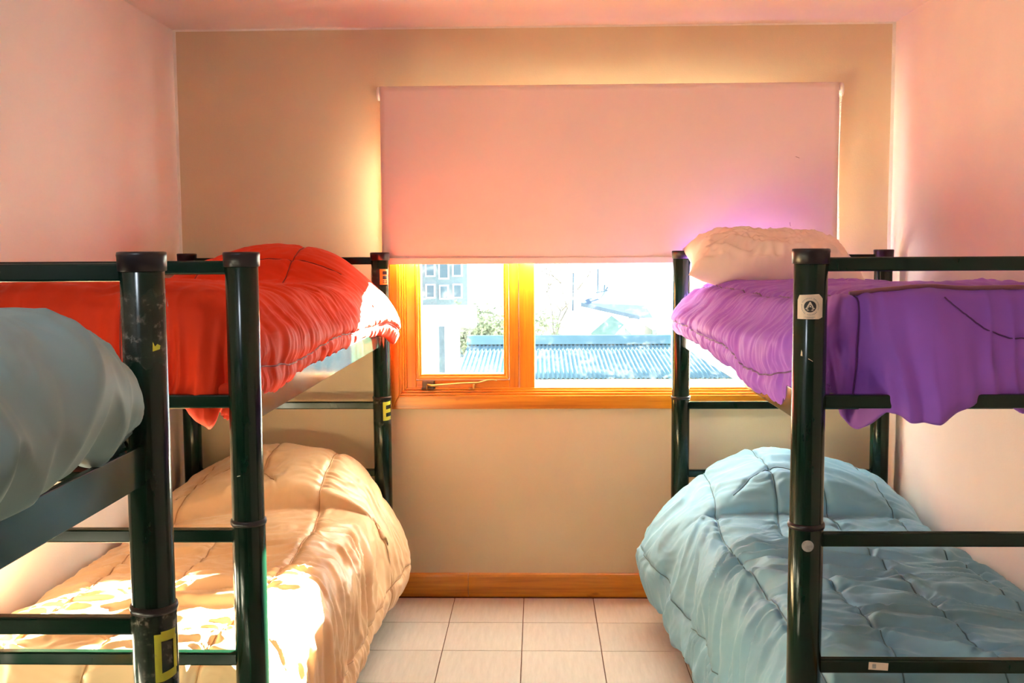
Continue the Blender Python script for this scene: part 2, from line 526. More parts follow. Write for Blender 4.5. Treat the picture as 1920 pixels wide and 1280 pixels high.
# casement sash
sx0, sx1, sz0, sz1 = -.5265, -.1265, .9495, 1.95
sash = wpar(empty('sash', (0, 0, 0)))
def sbar(poly4, mat, y0=.020, y1=.075, bev=.004):
    bm = bmesh.new(); prism(bm, poly4, 1, y0, y1)
    bmesh.ops.bevel(bm, geom=bm.edges[:], offset=bev, segments=2, affect='EDGES', profile=.5)
    o = obj('sash_bar', bm, mat); o.parent = sash
    return o
def ring(x0, x1, z0, z1, w, y0, y1, bev):
    sbar([(x0, z0), (x1, z0), (x1 - w, z0 + w), (x0 + w, z0 + w)], MAT['wood_x'], y0, y1, bev)
    sbar([(x0, z1), (x1, z1), (x1 - w, z1 - w), (x0 + w, z1 - w)], MAT['wood_x'], y0, y1, bev)
    sbar([(x0, z0), (x0 + w, z0 + w), (x0 + w, z1 - w), (x0, z1)], MAT['wood_z'], y0, y1, bev)
    sbar([(x1, z0), (x1 - w, z0 + w), (x1 - w, z1 - w), (x1, z1)], MAT['wood_z'], y0, y1, bev)
ring(sx0, sx1, sz0, sz1, .013, .008, .075, .003)
ring(sx0 + .013, sx1 - .013, sz0 + .013, sz1 - .013, .010, .020, .070, .003)
pn = boxo('pane', sx0 + .02, sx1 - .02, .046, .050, sz0 + .02, sz1 - .02, MAT['glass']); pn.parent = sash
wbox('pane', -.02, 1.156, .056, .060, FZ0 - .004, FZ1, MAT['glass'], None, 0)
wbox('exterior_sill', WX0 - .05, WX1 + .05, .101, .26, .845, .885, plain('white outer sill', (.8, .82, .84), .6), None, .004)
# crank operator: housing, base plate, folding arm, latch
crank = wpar(empty('window_crank'))
def cpart(name, bm, mat, smooth=False):
    o = obj(name, bm, mat, None, smooth); o.parent = crank; return o
bm = bmesh.new(); box(bm, -.500, -.448, -.006, .016, .914, .946, .003); cpart('crank_housing', bm, MAT['dark_metal'])
bm = bmesh.new(); box(bm, -.503, -.446, -.012, .016, .9105, .9145, .0015); cpart('crank_plate', bm, MAT['dark_metal'])
bm = bmesh.new()
tube_path(bm, [(-.478, -.017, .906), (-.478, -.018, .930), (-.470, -.018, .931)], .0035)
tube_path(bm, [(-.478, -.018, .931), (-.455, -.017, .927), (-.43, -.016, .929), (-.32, -.012, .936), (-.255, -.010, .938), (-.235, -.009, .944), (-.218, -.008, .949), (-.195, -.006, .950), (-.178, -.006, .946)],
          [.004, .0055, .005, .0042, .004, .0042, .004, .0035, .003], 10)
cpart('crank_arm', bm, MAT['brass'])
bm = bmesh.new(); box(bm, -.283, -.274, -.006, .014, .9105, .930, .002); box(bm, -.300, -.286, -.010, .010, .9105, .916, .002)
cpart('latch', bm, MAT['brass'])

# ------------------------------------------------------------------ roller blind
rb = tag(empty('roller_blind', (0.29, -.045, 2.155)), 'pale roller blind pulled half down over the pine window', 'blind')
def rpar(o):
    o.parent = rb; o.matrix_parent_inverse = Matrix.Translation(-Vector(rb.location)); return o
BX0, BX1 = -.652, 1.236
prof = []
for k in range(17):
    a = math.radians(110 - k * 110 / 16)
    prof.append((-.045 - .026 * math.cos(math.pi / 2 - a) if False else -.045 - .026 * math.sin(math.radians(90) * k / 16), 2.158 + .026 * math.cos(math.radians(90) * k / 16)))
NB = 60
zb = np.linspace(2.150, 1.452, NB)
rows = [(y, z) for y, z in prof] + [(-.071 + .012 * sstep(2.15, 1.6, np.array(z)).item() * 0 + .0015 * math.sin(z * 9), z) for z in zb]
nx = 90
xs = np.linspace(0, 1, nx)
P = np.zeros((nx, len(rows), 3))
for j, (y, z) in enumerate(rows):
    tz = max(0, min(1, (2.15 - z) / .7))
    x0 = BX0 + (-.003) * tz; x1 = BX1 + .006 * tz
    P[:, j, 0] = x0 + (x1 - x0) * xs
    P[:, j, 1] = y + .003 * np.sin(xs * 7 + 1.0) * tz + .006 * tz * (np.abs(2 * xs - 1) ** 6)
    P[:, j, 2] = z
P2 = P.copy()
fab = grid_mesh('blind_fabric', P, MAT['blind'])
so = fab.modifiers.new('thick', 'SOLIDIFY'); so.thickness = .0012
rpar(fab)
bm = bmesh.new()
prism(bm, [(-.080, 1.4465), (-.066, 1.4465), (-.0645, 1.450), (-.0645, 1.470), (-.066, 1.4735), (-.0795, 1.4735), (-.0815, 1.470), (-.0815, 1.450)], 0, BX0 - .004, BX1 + .007)
rpar(obj('hem_bar', bm, MAT['blind']))
bm = bmesh.new()
lathe(bm, [(.024, BX0 + .002), (.024, BX1 - .002)], 0, 0, 24)
for v in bm.verts: v.co = Vector((v.co.z, -.045 + v.co.x, 2.158 + v.co.y))
rpar(obj('roller_tube', bm, MAT['blind']))
for (xa, xb) in ((BX0 - .016, BX0 - .002), (BX1 + .002, BX1 + .022)):
    bm = bmesh.new()
    lathe(bm, [(.020, xa), (.027, xa + .002), (.029, (xa + xb) / 2), (.027, xb - .001), (.018, xb)], 0, 0, 24)
    for v in bm.verts: v.co = Vector((v.co.z, -.042 + v.co.x, 2.155 + v.co.y))
    box(bm, xa + .002, xb - .002, -.042, 0, 2.135, 2.178, .003)
    rpar(obj('bracket', bm, MAT['white_plastic']))
# bead chain: cord with beads, two strands
bm = bmesh.new()
chain = [(1.249, -.062, 2.14), (1.2435, -.060, 1.9), (1.2445, -.058, 1.7), (1.2475, -.055, 1.45), (1.252, -.05, 1.30), (1.258, -.047, 1.285), (1.264, -.044, 1.30), (1.262, -.03, 1.45), (1.256, -.026, 1.7), (1.255, -.024, 1.9), (1.254, -.024, 2.14)]
cp, L = catmull(np.array(chain)[:, None, :], 300, 0)
cp = cp[:, 0, :]
tube_path(bm, [tuple(p) for p in cp], .0013, 5)
for p in cp:
    bmesh.ops.create_icosphere(bm, subdivisions=1, radius=.0030, matrix=Matrix.Translation(Vector(p)))
co = obj('bead_chain', bm, MAT['white_plastic'], None, True); co['kind'] = 'stuff'; rpar(co)
bm = bmesh.new()
tube_path(bm, [(1.062, -.0735, 1.880), (1.070, -.0735, 1.878), (1.078, -.0735, 1.874)], .0009, 5)
rpar(obj('scuff_mark', bm, MAT['scuff']))
bm = bmesh.new()
tube_path(bm, [(1.043, -.0735, 1.612), (1.044, -.0735, 1.604), (1.046, -.0735, 1.595)], .0009, 5)
rpar(obj('scuff_mark', bm, MAT['scuff']))

# ------------------------------------------------------------------ bunk beds
PR = 0.0372
Z_TOP, Z_COL = 1.4975, 0.8913
RAILS = (1.4631, 1.1653, 0.8587, 0.5727)

def wrap_poly(bm, polys, r, cx=0, cy=0):
    """polys: faces of (angle_deg, z) wrapped on a cylinder"""
    for f in polys:
        vs = [bm.verts.new((cx + r * math.cos(math.radians(a)), cy + r * math.sin(math.radians(a)), z)) for a, z in f]
        bm.faces.new(vs)

def wrap_rect(bm, a0, a1, z0, z1, r, n=10, skew=0.0):
    a = np.linspace(a0, a1, n + 1)
    for k in range(n):
        s0, s1 = skew * k / n, skew * (k + 1) / n
        wrap_poly(bm, [[(a[k], z0 + s0), (a[k + 1], z0 + s1), (a[k + 1], z1 + s1), (a[k], z1 + s0)]], r)

def make_post():
    root_parts = []
    bm = bmesh.new()
    lathe(bm, [(PR, 0.012), (PR, Z_COL - .008), (PR - .0008, Z_COL - .006), (PR - .0008, Z_COL + .006), (PR - .0012, Z_COL + .008), (PR - .0012, Z_TOP - .034), (PR - .004, Z_TOP - .03)], 0, 0, 40)
    post = bm
    bc = bmesh.new()
    lathe(bc, [(PR - .001, Z_TOP - .033), (PR + .0022, Z_TOP - .032), (PR + .0028, Z_TOP - .010), (PR + .0035, Z_TOP - .006), (PR + .0025, Z_TOP - .001), (PR - .002, Z_TOP)], 0, 0, 40)
    bk = bmesh.new()
    lathe(bk, [(PR - .002, Z_COL - .0065), (PR + .0018, Z_COL - .006), (PR + .003, Z_COL), (PR + .0018, Z_COL + .006), (PR - .002, Z_COL + .0065)], 0, 0, 40, cap=False)
    bf = bmesh.new()
    lathe(bf, [(PR + .003, 0), (PR + .004, .004), (PR + .004, .022), (PR - .001, .026)], 0, 0, 32)
    out = []
    for nme, b, m in (('post', post, MAT['green']), ('post_cap', bc, MAT['cap']), ('collar', bk, MAT['cap']), ('foot_cap', bf, MAT['cap'])):
        me = bpy.data.meshes.new(nme); bmesh.ops.recalc_face_normals(b, faces=b.faces[:]); b.to_mesh(me); b.free(); me.materials.append(m); out.append((nme, me))
    return out
POST = make_post()

def bunk(label, xa, xb, yh, yf, group):
    """xa, xb: post axes in x; yh head end (larger y), yf foot end"""
    root = tag(empty('bunk_bed', ((xa + xb) / 2, (yh + yf) / 2, 0)), label, 'bunk bed', group)
    ox, oy = root.location.x, root.location.y
    posts = {}
    for kx, x in (('a', xa), ('b', xb)):
        for ky, y in (('h', yh), ('f', yf)):
            p = obj('post', POST[0][1], None, root); p.location = (x - ox, y - oy, 0)
            for nme, me in POST[1:]:
                obj(nme, me, None, p)
            posts[kx + ky] = p
    h2 = .0152
    for y in (yh, yf):
        for z in RAILS + (.27,):
            bm = bmesh.new(); box(bm, xa + PR - .006 - ox, xb - PR + .006 - ox, y - oy - .0125, y - oy + .0125, z - h2, z + h2, .004, 2)
            obj('end_rail', bm, MAT['green'], root)
    for x, sgn in ((xa, 1), (xb, -1)):
        for z0 in (1.1105, .275):
            bm = bmesh.new()
            box(bm, x - ox - .006, x - ox + .006, yf - oy + .03, yh - oy - .03, z0, z0 + .067, .002, 2)
            q0, q1 = sorted((x - ox + sgn * .005, x - ox + sgn * .035))
            box(bm, q0, q1, yf - oy + .04, yh - oy - .04, z0, z0 + .004)
            obj('side_rail', bm, MAT['green'], root)
    for z0 in (1.136, .290):
        n = 13
        for k in range(n):
            y = yf - oy + .10 + (yh - yf - .20) * k / (n - 1)
            bm = bmesh.new(); box(bm, xa - ox + .008, xb - ox - .008, y - .03, y + .03, z0 + .0005, z0 + .0165, .002, 1)
            obj('slat', bm, MAT['green'], root)
    return root, posts

BG = 'dark green metal bunk beds'
L_X0, L_X1, R_X0, R_X1 = -1.4636, -.6568, .5891, 1.4104
bedL, pL = bunk('dark green metal bunk bed in the far left corner with red duvet on top', L_X0, L_X1, -.119, -2.141, BG)
bedR, pR = bunk('dark green metal bunk bed along the right wall with purple duvet on top', R_X0, R_X1, -.139, -2.168, BG)
bedD, pD = bunk('dark green metal bunk bed nearest on the left, yellow D mark on its post', -1.468, -.6613, -2.711, -4.733, BG)

# stickers and tape on the posts (angles: -90 faces the camera end, 0 faces +x)
def sticker(name, post, build, mat, label=None):
    bm = bmesh.new(); build(bm)
    o = obj(name, bm, mat, post)
    if label: o['label'] = label
    return o
def letter_D(bm):
    r = PR + .0009
    a0, a1, z0, z1 = -72, -6, .770, .857
    t = 17; tz = .015
    wrap_rect(bm, a0, a0 + t, z0, z1 - .004, r, 4)
    wrap_rect(bm, a0 + t, a1 - 4, z1 - tz - .002, z1, r, 8)
    wrap_rect(bm, a0 + t, a1 - 4, z0, z0 + tz, r, 8, .006)
    wrap_rect(bm, a1 - t + 3, a1, z0 + .018, z1 - .012, r, 5)
sticker('letter_tape', pD['bf'] if False else pD['bh'], letter_D, MAT['tape_yellow'], 'yellow green tape letter D')
def letter_E(bm):
    r = PR + .0009
    a0, a1, z0, z1 = -77, -17, .798, .876
    wrap_rect(bm, a0, a0 + 20, z0, z1, r, 4)
    for zc in (z1 - .0075, (z0 + z1) / 2, z0 + .0075):
        wrap_rect(bm, a0 + 20, a1, zc - .0075, zc + .0075, r, 7, .003)
sticker('letter_tape', pL['bh'], letter_E, MAT['tape_yellow'], 'yellow green tape letter E')
def film(bm, z0, z1, a0, a1, seed):
    rng = random.Random(seed)
    n, m = 40, 14
    V = [[None] * (m + 1) for _ in range(n + 1)]
    for i in range(n + 1):
        a = math.radians(a0 + (a1 - a0) * i / n)
        for j in range(m + 1):
            r = PR + .0016 + .0016 * rng.random()
            z = z0 + (z1 - z0) * j / m + (rng.random() - .5) * .006 + .006 * math.sin(i * .7 + j)
            V[i][j] = bm.verts.new((r * math.cos(a), r * math.sin(a), z))
    for i in range(n):
        for j in range(m):
            f = bm.faces.new((V[i][j], V[i + 1][j], V[i + 1][j + 1], V[i][j + 1])); f.smooth = True
sticker('clear_tape', pD['bh'], lambda bm: film(bm, .768, .885, -200, 20, 1), MAT['film'])
sticker('clear_tape', pD['bh'], lambda bm: film(bm, 1.31, 1.43, -200, 20, 2), MAT['film'])
sticker('clear_tape', pL['bh'], lambda bm: film(bm, .775, .885, -190, 30, 3), MAT['film'])
sticker('clear_tape', pL['bh'], lambda bm: film(bm, 1.355, 1.43, -190, 30, 4), MAT['film'])
def scrap(bm):
    r = PR + .0035
    wrap_poly(bm, [[(-52, 1.333), (-34, 1.336), (-32, 1.342), (-40, 1.345), (-46, 1.341), (-51, 1.349)]], r)
sticker('tape_scrap', pD['bh'], scrap, MAT['tape_yellow'], 'scrap of yellow green tape')
sticker('label_tape', pL['bh'], lambda bm: wrap_rect(bm, -83, -25, 1.365, 1.428, PR + .0012, 8), MAT['tape_orange'], 'orange label with black printed squares')
def prints(bm):
    r = PR + .002
    for z in (1.413, 1.394):
        wrap_rect(bm, -66, -36, z - .007, z + .007, r, 4)
    for z in (1.380, 1.373):
        wrap_rect(bm, -66, -54, z - .002, z + .002, r, 4)
        wrap_rect(bm, -48, -36, z - .002, z + .002, r, 4)
sticker('label_print', pL['bh'], prints, MAT['ink'])
# square sticker with a round black emblem on the right front post
AC = -104.5
def sq(bm):
    r = PR + .0008
    n = 12
    for k in range(n):
        f0, f1 = k / n, (k + 1) / n
        def e(f):
            lo = 1.347 + (.004 if f > .85 else 0) * (f - .85) / .15
            hi = 1.398 + .003 * f - (.010 * (f - .85) / .15 if f > .85 else 0) - (.010 if f < .08 else 0)
            return lo, hi
        a0, a1 = AC - 43 + 85 * f0, AC - 43 + 85 * f1
        (l0, h0), (l1, h1) = e(f0), e(f1)
        wrap_poly(bm, [[(a0, l0), (a1, l1), (a1, h1), (a0, h0)]], r)
sticker('square_sticker', pR['af'], sq, MAT['paper'], 'cream square sticker with round black emblem')
DEG = 180 / math.pi / PR
def disc(bm, rad, zc, r, a_c=AC, n=28):
    ctr = (a_c, zc)
    for k in range(n):
        t0, t1 = 2 * math.pi * k / n, 2 * math.pi * (k + 1) / n
        wrap_poly(bm, [[ctr, (a_c + DEG * rad * math.cos(t0), zc + rad * math.sin(t0)), (a_c + DEG * rad * math.cos(t1), zc + rad * math.sin(t1))]], r)
sticker('emblem_disc', pR['af'], lambda bm: disc(bm, .0125, 1.374, PR + .0013), MAT['ink'])
def emblem(bm):
    r = PR + .0018; zc = 1.374
    def T(pts): wrap_poly(bm, [[(AC + DEG * x, zc + z) for x, z in pts]], r)
    T([(-.0098, -.0050), (.0098, -.0050), (.0076, -.0022), (-.0076, -.0022)])
    T([(-.0070, -.0014), (-.0030, -.0014), (-.0005, .0050), (-.0010, .0100)])
    T([(.0070, -.0014), (.0040, -.0014), (.0012, .0050), (.0010, .0100)])
    T([(-.0016, .0035), (.0016, .0035), (.0010, .0100), (-.0010, .0100)])
    T([(-.0012, -.0014), (.0022, -.0014), (.0012, .0022), (-.0006, .0018)])
    T([(-.0060, -.0085), (.0060, -.0085), (.0078, -.0062), (-.0078, -.0062)])
sticker('emblem_figure', pR['af'], emblem, MAT['paper'])
def ring_print(bm):
    r = PR + .0013; zc = 1.374
    n = 34
    for k in range(n):
        t = 2 * math.pi * k / n
        if k % 8 == 7: continue
        dt = .055
        wrap_poly(bm, [[(AC + DEG * rr * math.cos(tt), zc + rr * math.sin(tt)) for rr, tt in ((.0170, t - dt), (.0170, t + dt), (.0188, t + dt), (.0188, t - dt))]], r)
    for zz, w in ((-.0225, .011), (-.0248, .007)):
        wrap_rect(bm, AC - DEG * w, AC + DEG * w, zc + zz - .0005, zc + zz + .0005, r, 8)
sticker('emblem_lettering', pR['af'], ring_print, MAT['grey_sticker'])
sticker('round_sticker', pR['af'], lambda bm: disc(bm, .0128, .853, PR + .0012, -98), MAT['grey_sticker'], 'small round grey sticker')
bm = bmesh.new(); box(bm, -.0215, .0215, -.0008, 0, -.0085, .0085)
o = obj('rail_sticker', bm, MAT['paper'], bedR); o['label'] = 'small cream sticker on the rail'
o.location = (.7505 - bedR.location.x, -2.168 - .0126 - bedR.location.y, .5745); o.rotation_euler = (0, .06, 0)
bm = bmesh.new(); box(bm, -.004, .004, -.0006, 0, -.005, .005)
o = obj('sticker_print', bm, MAT['grey_sticker'], bedR)
o.location = (.741 - bedR.location.x, -2.168 - .0136 - bedR.location.y, .575)
def chips(bm):
    r = PR + .0006
    wrap_poly(bm, [[(-133, 1.268), (-126, 1.267), (-127, 1.276), (-130, 1.281)]], r)
    wrap_poly(bm, [[(-108, 1.2615), (-93, 1.2560), (-93, 1.2572), (-107, 1.2632)]], r)
sticker('paint_chip', pR['af'], chips, MAT['paper'])
sticker('paint_chip', pL['bf'], lambda bm: wrap_poly(bm, [[(-110, 1.0), (-98, 1.0022), (-98, 1.0035), (-110, 1.0015)]], PR + .0006), MAT['paper'])

# ------------------------------------------------------------------ mattresses
def mattress(label, x0, x1, y0, y1, z0, z1):
    bm = bmesh.new(); box(bm, x0, x1, y0, y1, z0, z1, .035, 4)
    o = obj('mattress', bm, MAT['mattress'], None, True)
    return tag(o, label, 'mattress')

# ------------------------------------------------------------------ duvets
def duvet(label, rows, cx, side, mat, seam_mat, wr, nu=300, nv=360, group=None, seams=(), side_seam=None, extra=None, cross=()):
    """rows: list (head to foot) of 13 control points (lx, Y, z), lx towards the aisle. side=+1 aisle at +x"""
    net = np.array(rows, float)                      # (rows, 13, 3)
    D, LB = catmull(net, nv, 0)
    D, LA = catmull(D, nu, 1)
    D = np.moveaxis(D, 0, 1)                         # (nu, nv, 3)
    # arc lengths
    A = np.linspace(0, LA, nu)[:, None] * np.ones((1, nv))
    # a = 0 at bed centre (lx = 0)
    k0 = np.argmin(np.abs(D[:, nv // 2, 0]))
    A = A - A[k0, 0]
    B = np.linspace(0, LB, nv)[None, :] * np.ones((nu, 1))
    Pw = D.copy()
    Pw[..., 0] = cx + side * D[..., 0]
    N = normals(Pw)
    # outward = away from the centre of the mattress
    ctr = np.array([cx, np.mean(Pw[..., 1]), np.min(Pw[..., 2])])
    if np.sum(N * (Pw - ctr)) < 0: N = -N
    sd = wr.get('seed', 0)
    lx = np.abs(D[..., 0])
    onside = sstep(.36, .44, D[..., 0])
    w = wr.get('warp', .05)
    bw = B + wr.get('shear', .25) * A * (1 - onside) + w * perlin(A * 2.5, B * 2.5, sd + 1)
    aw = A + w * perlin(A * 3, B * 3, sd + 2)
    soft = 1 - wr.get('pillow_soft', .6) * (1 - sstep(wr.get('pillow_b', .55) - .1, wr.get('pillow_b', .55) + .1, B))
    mask = .55 + .75 * np.clip(perlin(A * 1.8, B * 1.8, sd + 3) + .35, 0, 1)
    vary = np.clip(.35 + 1.3 * (perlin(A * 4.5, B * 4.5, sd + 21) + .3), .1, 1.5)
    d = wr.get('broad', .010) * (ridged(aw * 2.0, bw * wr.get('fb', 7), sd + 4) - .3) * soft
    d += wr.get('mid', .006) * np.maximum(ridged(aw * 3.8, bw * wr.get('fm', 15), sd + 5), -.2) * mask * soft * (1 + .5 * onside)
    d += wr.get('fine', .0025) * np.maximum(ridged(aw * 8, bw * wr.get('ff', 34), sd + 6), -.3) * vary * soft
    d += wr.get('lump', .006) * perlin(A * 5, B * 5, sd + 7)
    d += .0022 * ridged(A * 9 + 2 * perlin(A * 4, B * 4, sd + 23), B * 9 + 2 * perlin(A * 4, B * 4, sd + 24), sd + 22)
    # the end that hangs at the foot: folds run downwards
    fl = wr.get('foot_len', .25)
    ft = sstep(LB - fl - .05, LB - fl + .05, B)
    if wr.get('foot', 0):
        low = .4 + .9 * sstep(LB - fl * .6, LB - .05, B)
        d = d * (1 - .75 * ft) + wr['foot'] * ft * low * (
            np.maximum(ridged(aw * 13 + .8 * perlin(A * 3, B * 6, sd + 31), B * 2.2, sd + 32), -.3)
            + .8 * (ridged(aw * 5 + wr.get('diag', 0) * B, B * 2.0, sd + 33) - .3) + .5 * perlin(A * 26, B * 5, sd + 34))
    lines = []
    allseams = [(a, .010, 1.3, ph) for ph, a in enumerate(seams)]
    if side_seam is not None: allseams.append((side_seam, .008, .9, 3))
    for a0, amp, per, ph in allseams:
        line = a0 + amp * np.sin(2 * np.pi * B[0] / per + ph) + .004 * perlin(B[0] * 9, B[0] * 0 + ph, sd + 9)
        t = A - line[None, :]
        near = np.exp(-np.abs(t) / .045)
        puck = perlin(A * 4, B * 38 + 3 * perlin(A * 8, B * 8, sd + 12), sd + 11 + ph)
        pk = wr.get('pucker', .006) * near * puck * np.minimum(1, np.abs(t) / .008)
        d += pk * (0.35 + .65 * soft)
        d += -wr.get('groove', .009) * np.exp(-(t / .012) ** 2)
        lines.append(('a', line))
    for b0, a_lo, a_hi, bow in cross:
        lineb = b0 + bow * ((A[:, 0] - (a_lo + a_hi) / 2) / (a_hi - a_lo)) ** 2
        inside = sstep(a_lo - .02, a_lo + .02, A[:, 0]) * (1 - sstep(a_hi - .02, a_hi + .02, A[:, 0]))
        t = B - lineb[:, None]
        d += -wr.get('groove', .009) * np.exp(-(t / .011) ** 2) * inside[:, None]
        near = np.exp(-np.abs(t) / .05) * inside[:, None]
        d += .004 * near * perlin(A * 30, B * 4, sd + 15) * np.minimum(1, np.abs(t) / .008)
        lines.append(('b', lineb, a_lo, a_hi))
    # edges stay put
    ed = np.minimum(sstep(0, .03, A - A.min()), 1)
    ed = ed * np.ones_like(A)
    d = d * ed
    if extra is not None: d = d + extra(D, A, B)
    Pw = Pw + N * d[..., None]
    if wr.get('post'): Pw = wr['post'](Pw, D, A, B, LB)
    o = grid_mesh('duvet', Pw, mat)
    so = o.modifiers.new('thickness', 'SOLIDIFY'); so.thickness = .012
    flip = np.sum(normals(Pw) * N) < 0
    so.offset = 1.0 if flip else -1.0
    tag(o, label, 'duvet', group)
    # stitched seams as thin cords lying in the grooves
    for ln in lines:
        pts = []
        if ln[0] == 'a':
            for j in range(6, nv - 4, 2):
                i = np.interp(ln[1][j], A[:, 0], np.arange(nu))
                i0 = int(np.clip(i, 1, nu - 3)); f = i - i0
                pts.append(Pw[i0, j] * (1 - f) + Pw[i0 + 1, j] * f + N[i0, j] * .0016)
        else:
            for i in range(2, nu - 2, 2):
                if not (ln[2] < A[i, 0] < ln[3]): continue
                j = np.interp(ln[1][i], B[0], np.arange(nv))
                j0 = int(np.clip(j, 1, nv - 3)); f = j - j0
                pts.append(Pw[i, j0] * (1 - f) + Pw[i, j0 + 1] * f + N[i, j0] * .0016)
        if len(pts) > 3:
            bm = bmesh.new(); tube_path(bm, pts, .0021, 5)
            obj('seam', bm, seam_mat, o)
    return o, Pw, N, A, B

def prof(Y, zt, hem, hx=.43, W=.40, bulge=.0, wall_hem=None, crown=.0, wallW=None, dY=None, mid=None):
    wW = wallW or W
    wh = wall_hem if wall_hem is not None else zt - .22
    p = [(-(wW + .005), wh), (-(wW + .02), (wh + zt) / 2), (-(wW - .015), zt - .025), (-.2, zt + crown * .7), (0, zt + crown), (.2, zt + crown * .75),
         (W - .10, zt + crown * .2 - .002), (W - .02, zt - .035), (W + .012 + bulge * .5, zt - .10 if mid is None else mid[0]),
         ((W + hx) / 2 + .01 + bulge, ((zt - .1) + hem) / 2), (hx + bulge * .8, hem + .03), (hx - .008, hem), (hx - .035, hem + .025)]
    out = []
    for lx, z in p:
        y = Y if dY is None else Y + dY(lx)
        out.append((lx, y, z))
    return out

CL, CR, CD = (L_X0 + L_X1) / 2, (R_X0 + R_X1) / 2, (-1.468 - .6613) / 2

def corner(lo=.28, hi=.36, amt=-.12):
    return lambda lx: amt * float(sstep(lo, hi, np.array(abs(lx))))

# --- peach duvet, lower left
rows = []
rows.append(prof(-.075, .40, .30, .42, .34, .0, .33, .02, .33, corner(amt=-.12)))
rows.append(prof(-.085, .53, .26, .46, .34, .03, .36, .05, .33, corner(amt=-.12)))
rows.append([(-.40, -.19, .38), (-.41, -.19, .48), (-.36, -.17, .57), (-.2, -.16, .655), (0, -.15, .69), (.16, -.15, .675), (.28, -.17, .63), (.38, -.21, .54), (.46, -.24, .42), (.515, -.26, .31), (.53, -.27, .22), (.49, -.27, .165), (.45, -.26, .20)])
rows.append([(-.40, -.34, .40), (-.415, -.34, .48), (-.375, -.33, .56), (-.2, -.31, .655), (0, -.30, .693), (.16, -.30, .680), (.29, -.31, .628), (.385, -.33, .54), (.47, -.35, .42), (.530, -.36, .30), (.535, -.37, .21), (.50, -.37, .15), (.46, -.36, .19)])
rows.append([(-.40, -.56, .36), (-.42, -.56, .46), (-.39, -.56, .54), (-.2, -.52, .625), (0, -.46, .645), (.16, -.43, .635), (.29, -.42, .590), (.385, -.42, .52), (.460, -.43, .41), (.51, -.44, .29), (.515, -.45, .19), (.48, -.45, .125), (.44, -.44, .16)])
rows.append([(-.41, -.74, .35), (-.42, -.73, .45), (-.39, -.72, .52), (-.2, -.66, .585), (0, -.56, .600), (.16, -.51, .590), (.29, -.49, .556), (.385, -.49, .500), (.448, -.495, .41), (.49, -.50, .285), (.495, -.51, .18), (.465, -.51, .112), (.43, -.50, .15)])
rows.append([(-.41, -.80, .34), (-.42, -.79, .44), (-.39, -.78, .495), (-.2, -.70, .518), (0, -.595, .518), (.16, -.54, .515), (.29, -.515, .505), (.39, -.515, .475), (.438, -.52, .40), (.475, -.53, .28), (.48, -.54, .17), (.455, -.54, .105), (.42, -.53, .14)])
rows.append(prof(-.84, .505, .10, .445, .405, .012, .33, .010))
rows.append(prof(-1.1, .508, .085, .435, .405, .008, .33, .010))
rows.append(prof(-1.5, .512, .080, .44, .405, .010, .33, .012))
rows.append(prof(-1.86, .515, .085, .435, .40, .0, .33, .014))
rows.append(prof(-2.02, .508, .10, .415, .385, .0, .33, .014, .39))
rows.append(prof(-2.075, .45, .16, .405, .375, .0, .33, .012, .37))
rows.append(prof(-2.085, .34, .20, .395, .365, .0, .30, .0, .36))
duvet('peach satin duvet on the lower left bunk with bright sun patches', rows, CL, 1, MAT['peach'], MAT['peach_seam'],
      dict(seed=11, broad=.013, mid=.014, fine=.0020, foot=.006, foot_len=.22, lump=.008, pucker=.014, shear=.35, pillow_b=.75, pillow_soft=.55, fb=6, fm=13),
      seams=(-.27, -.02, .25), side_seam=.70, cross=((.42, -.30, .05, .5),), group='duvets on the bunks')
mattress('mattress of the lower left bunk beneath the peach duvet', CL - .36, CL + .36, -2.04, -.17, .309, .465)
# --- blue duvet, lower right
rows = []
rows.append(prof(-.095, .40, .30, .42, .34, .0, .33, .02, .33, corner(amt=-.12)))
rows.append(prof(-.105, .53, .26, .46, .34, .03, .36, .05, .33, corner(amt=-.12)))
rows.append([(-.41, -.22, .40), (-.42, -.22, .48), (-.36, -.20, .57), (-.2, -.18, .635), (0, -.17, .668), (.16, -.17, .655), (.28, -.19, .61), (.38, -.23, .54), (.48, -.27, .46), (.55, -.30, .36), (.57, -.31, .25), (.53, -.31, .17), (.49, -.30, .20)])
rows.append([(-.43, -.36, .40), (-.445, -.36, .46), (-.375, -.35, .56), (-.2, -.33, .640), (0, -.32, .675), (.16, -.32, .660), (.29, -.33, .615), (.395, -.35, .55), (.50, -.38, .46), (.575, -.40, .35), (.585, -.41, .24), (.545, -.41, .155), (.50, -.40, .19)])
rows.append([(-.43, -.54, .38), (-.445, -.54, .45), (-.39, -.54, .535), (-.2, -.535, .610), (0, -.53, .640), (.16, -.52, .630), (.29, -.52, .590), (.395, -.52, .53), (.495, -.53, .45), (.57, -.54, .34), (.575, -.55, .23), (.54, -.55, .14), (.50, -.54, .18)])
rows.append([(-.43, -.63, .37), (-.435, -.625, .44), (-.39, -.62, .505), (-.2, -.615, .555), (0, -.61, .575), (.16, -.60, .570), (.29, -.60, .548), (.395, -.595, .512), (.483, -.60, .435), (.55, -.615, .33), (.555, -.625, .21), (.52, -.625, .125), (.48, -.615, .155)])
rows.append([(-.43, -.66, .36), (-.43, -.65, .44), (-.39, -.642, .490), (-.2, -.632, .515), (0, -.625, .520), (.16, -.615, .520), (.29, -.612, .515), (.395, -.61, .494), (.472, -.62, .43), (.535, -.635, .32), (.54, -.645, .20), (.51, -.645, .12), (.47, -.635, .15)])
rows.append(prof(-.84, .505, .10, .495, .405, .012, .33, .010))
rows.append(prof(-1.1, .508, .075, .455, .405, .012, .33, .010))
rows.append(prof(-1.5, .512, .070, .445, .405, .010, .33, .012))
rows.append(prof(-1.88, .515, .075, .435, .40, .0, .33, .014))
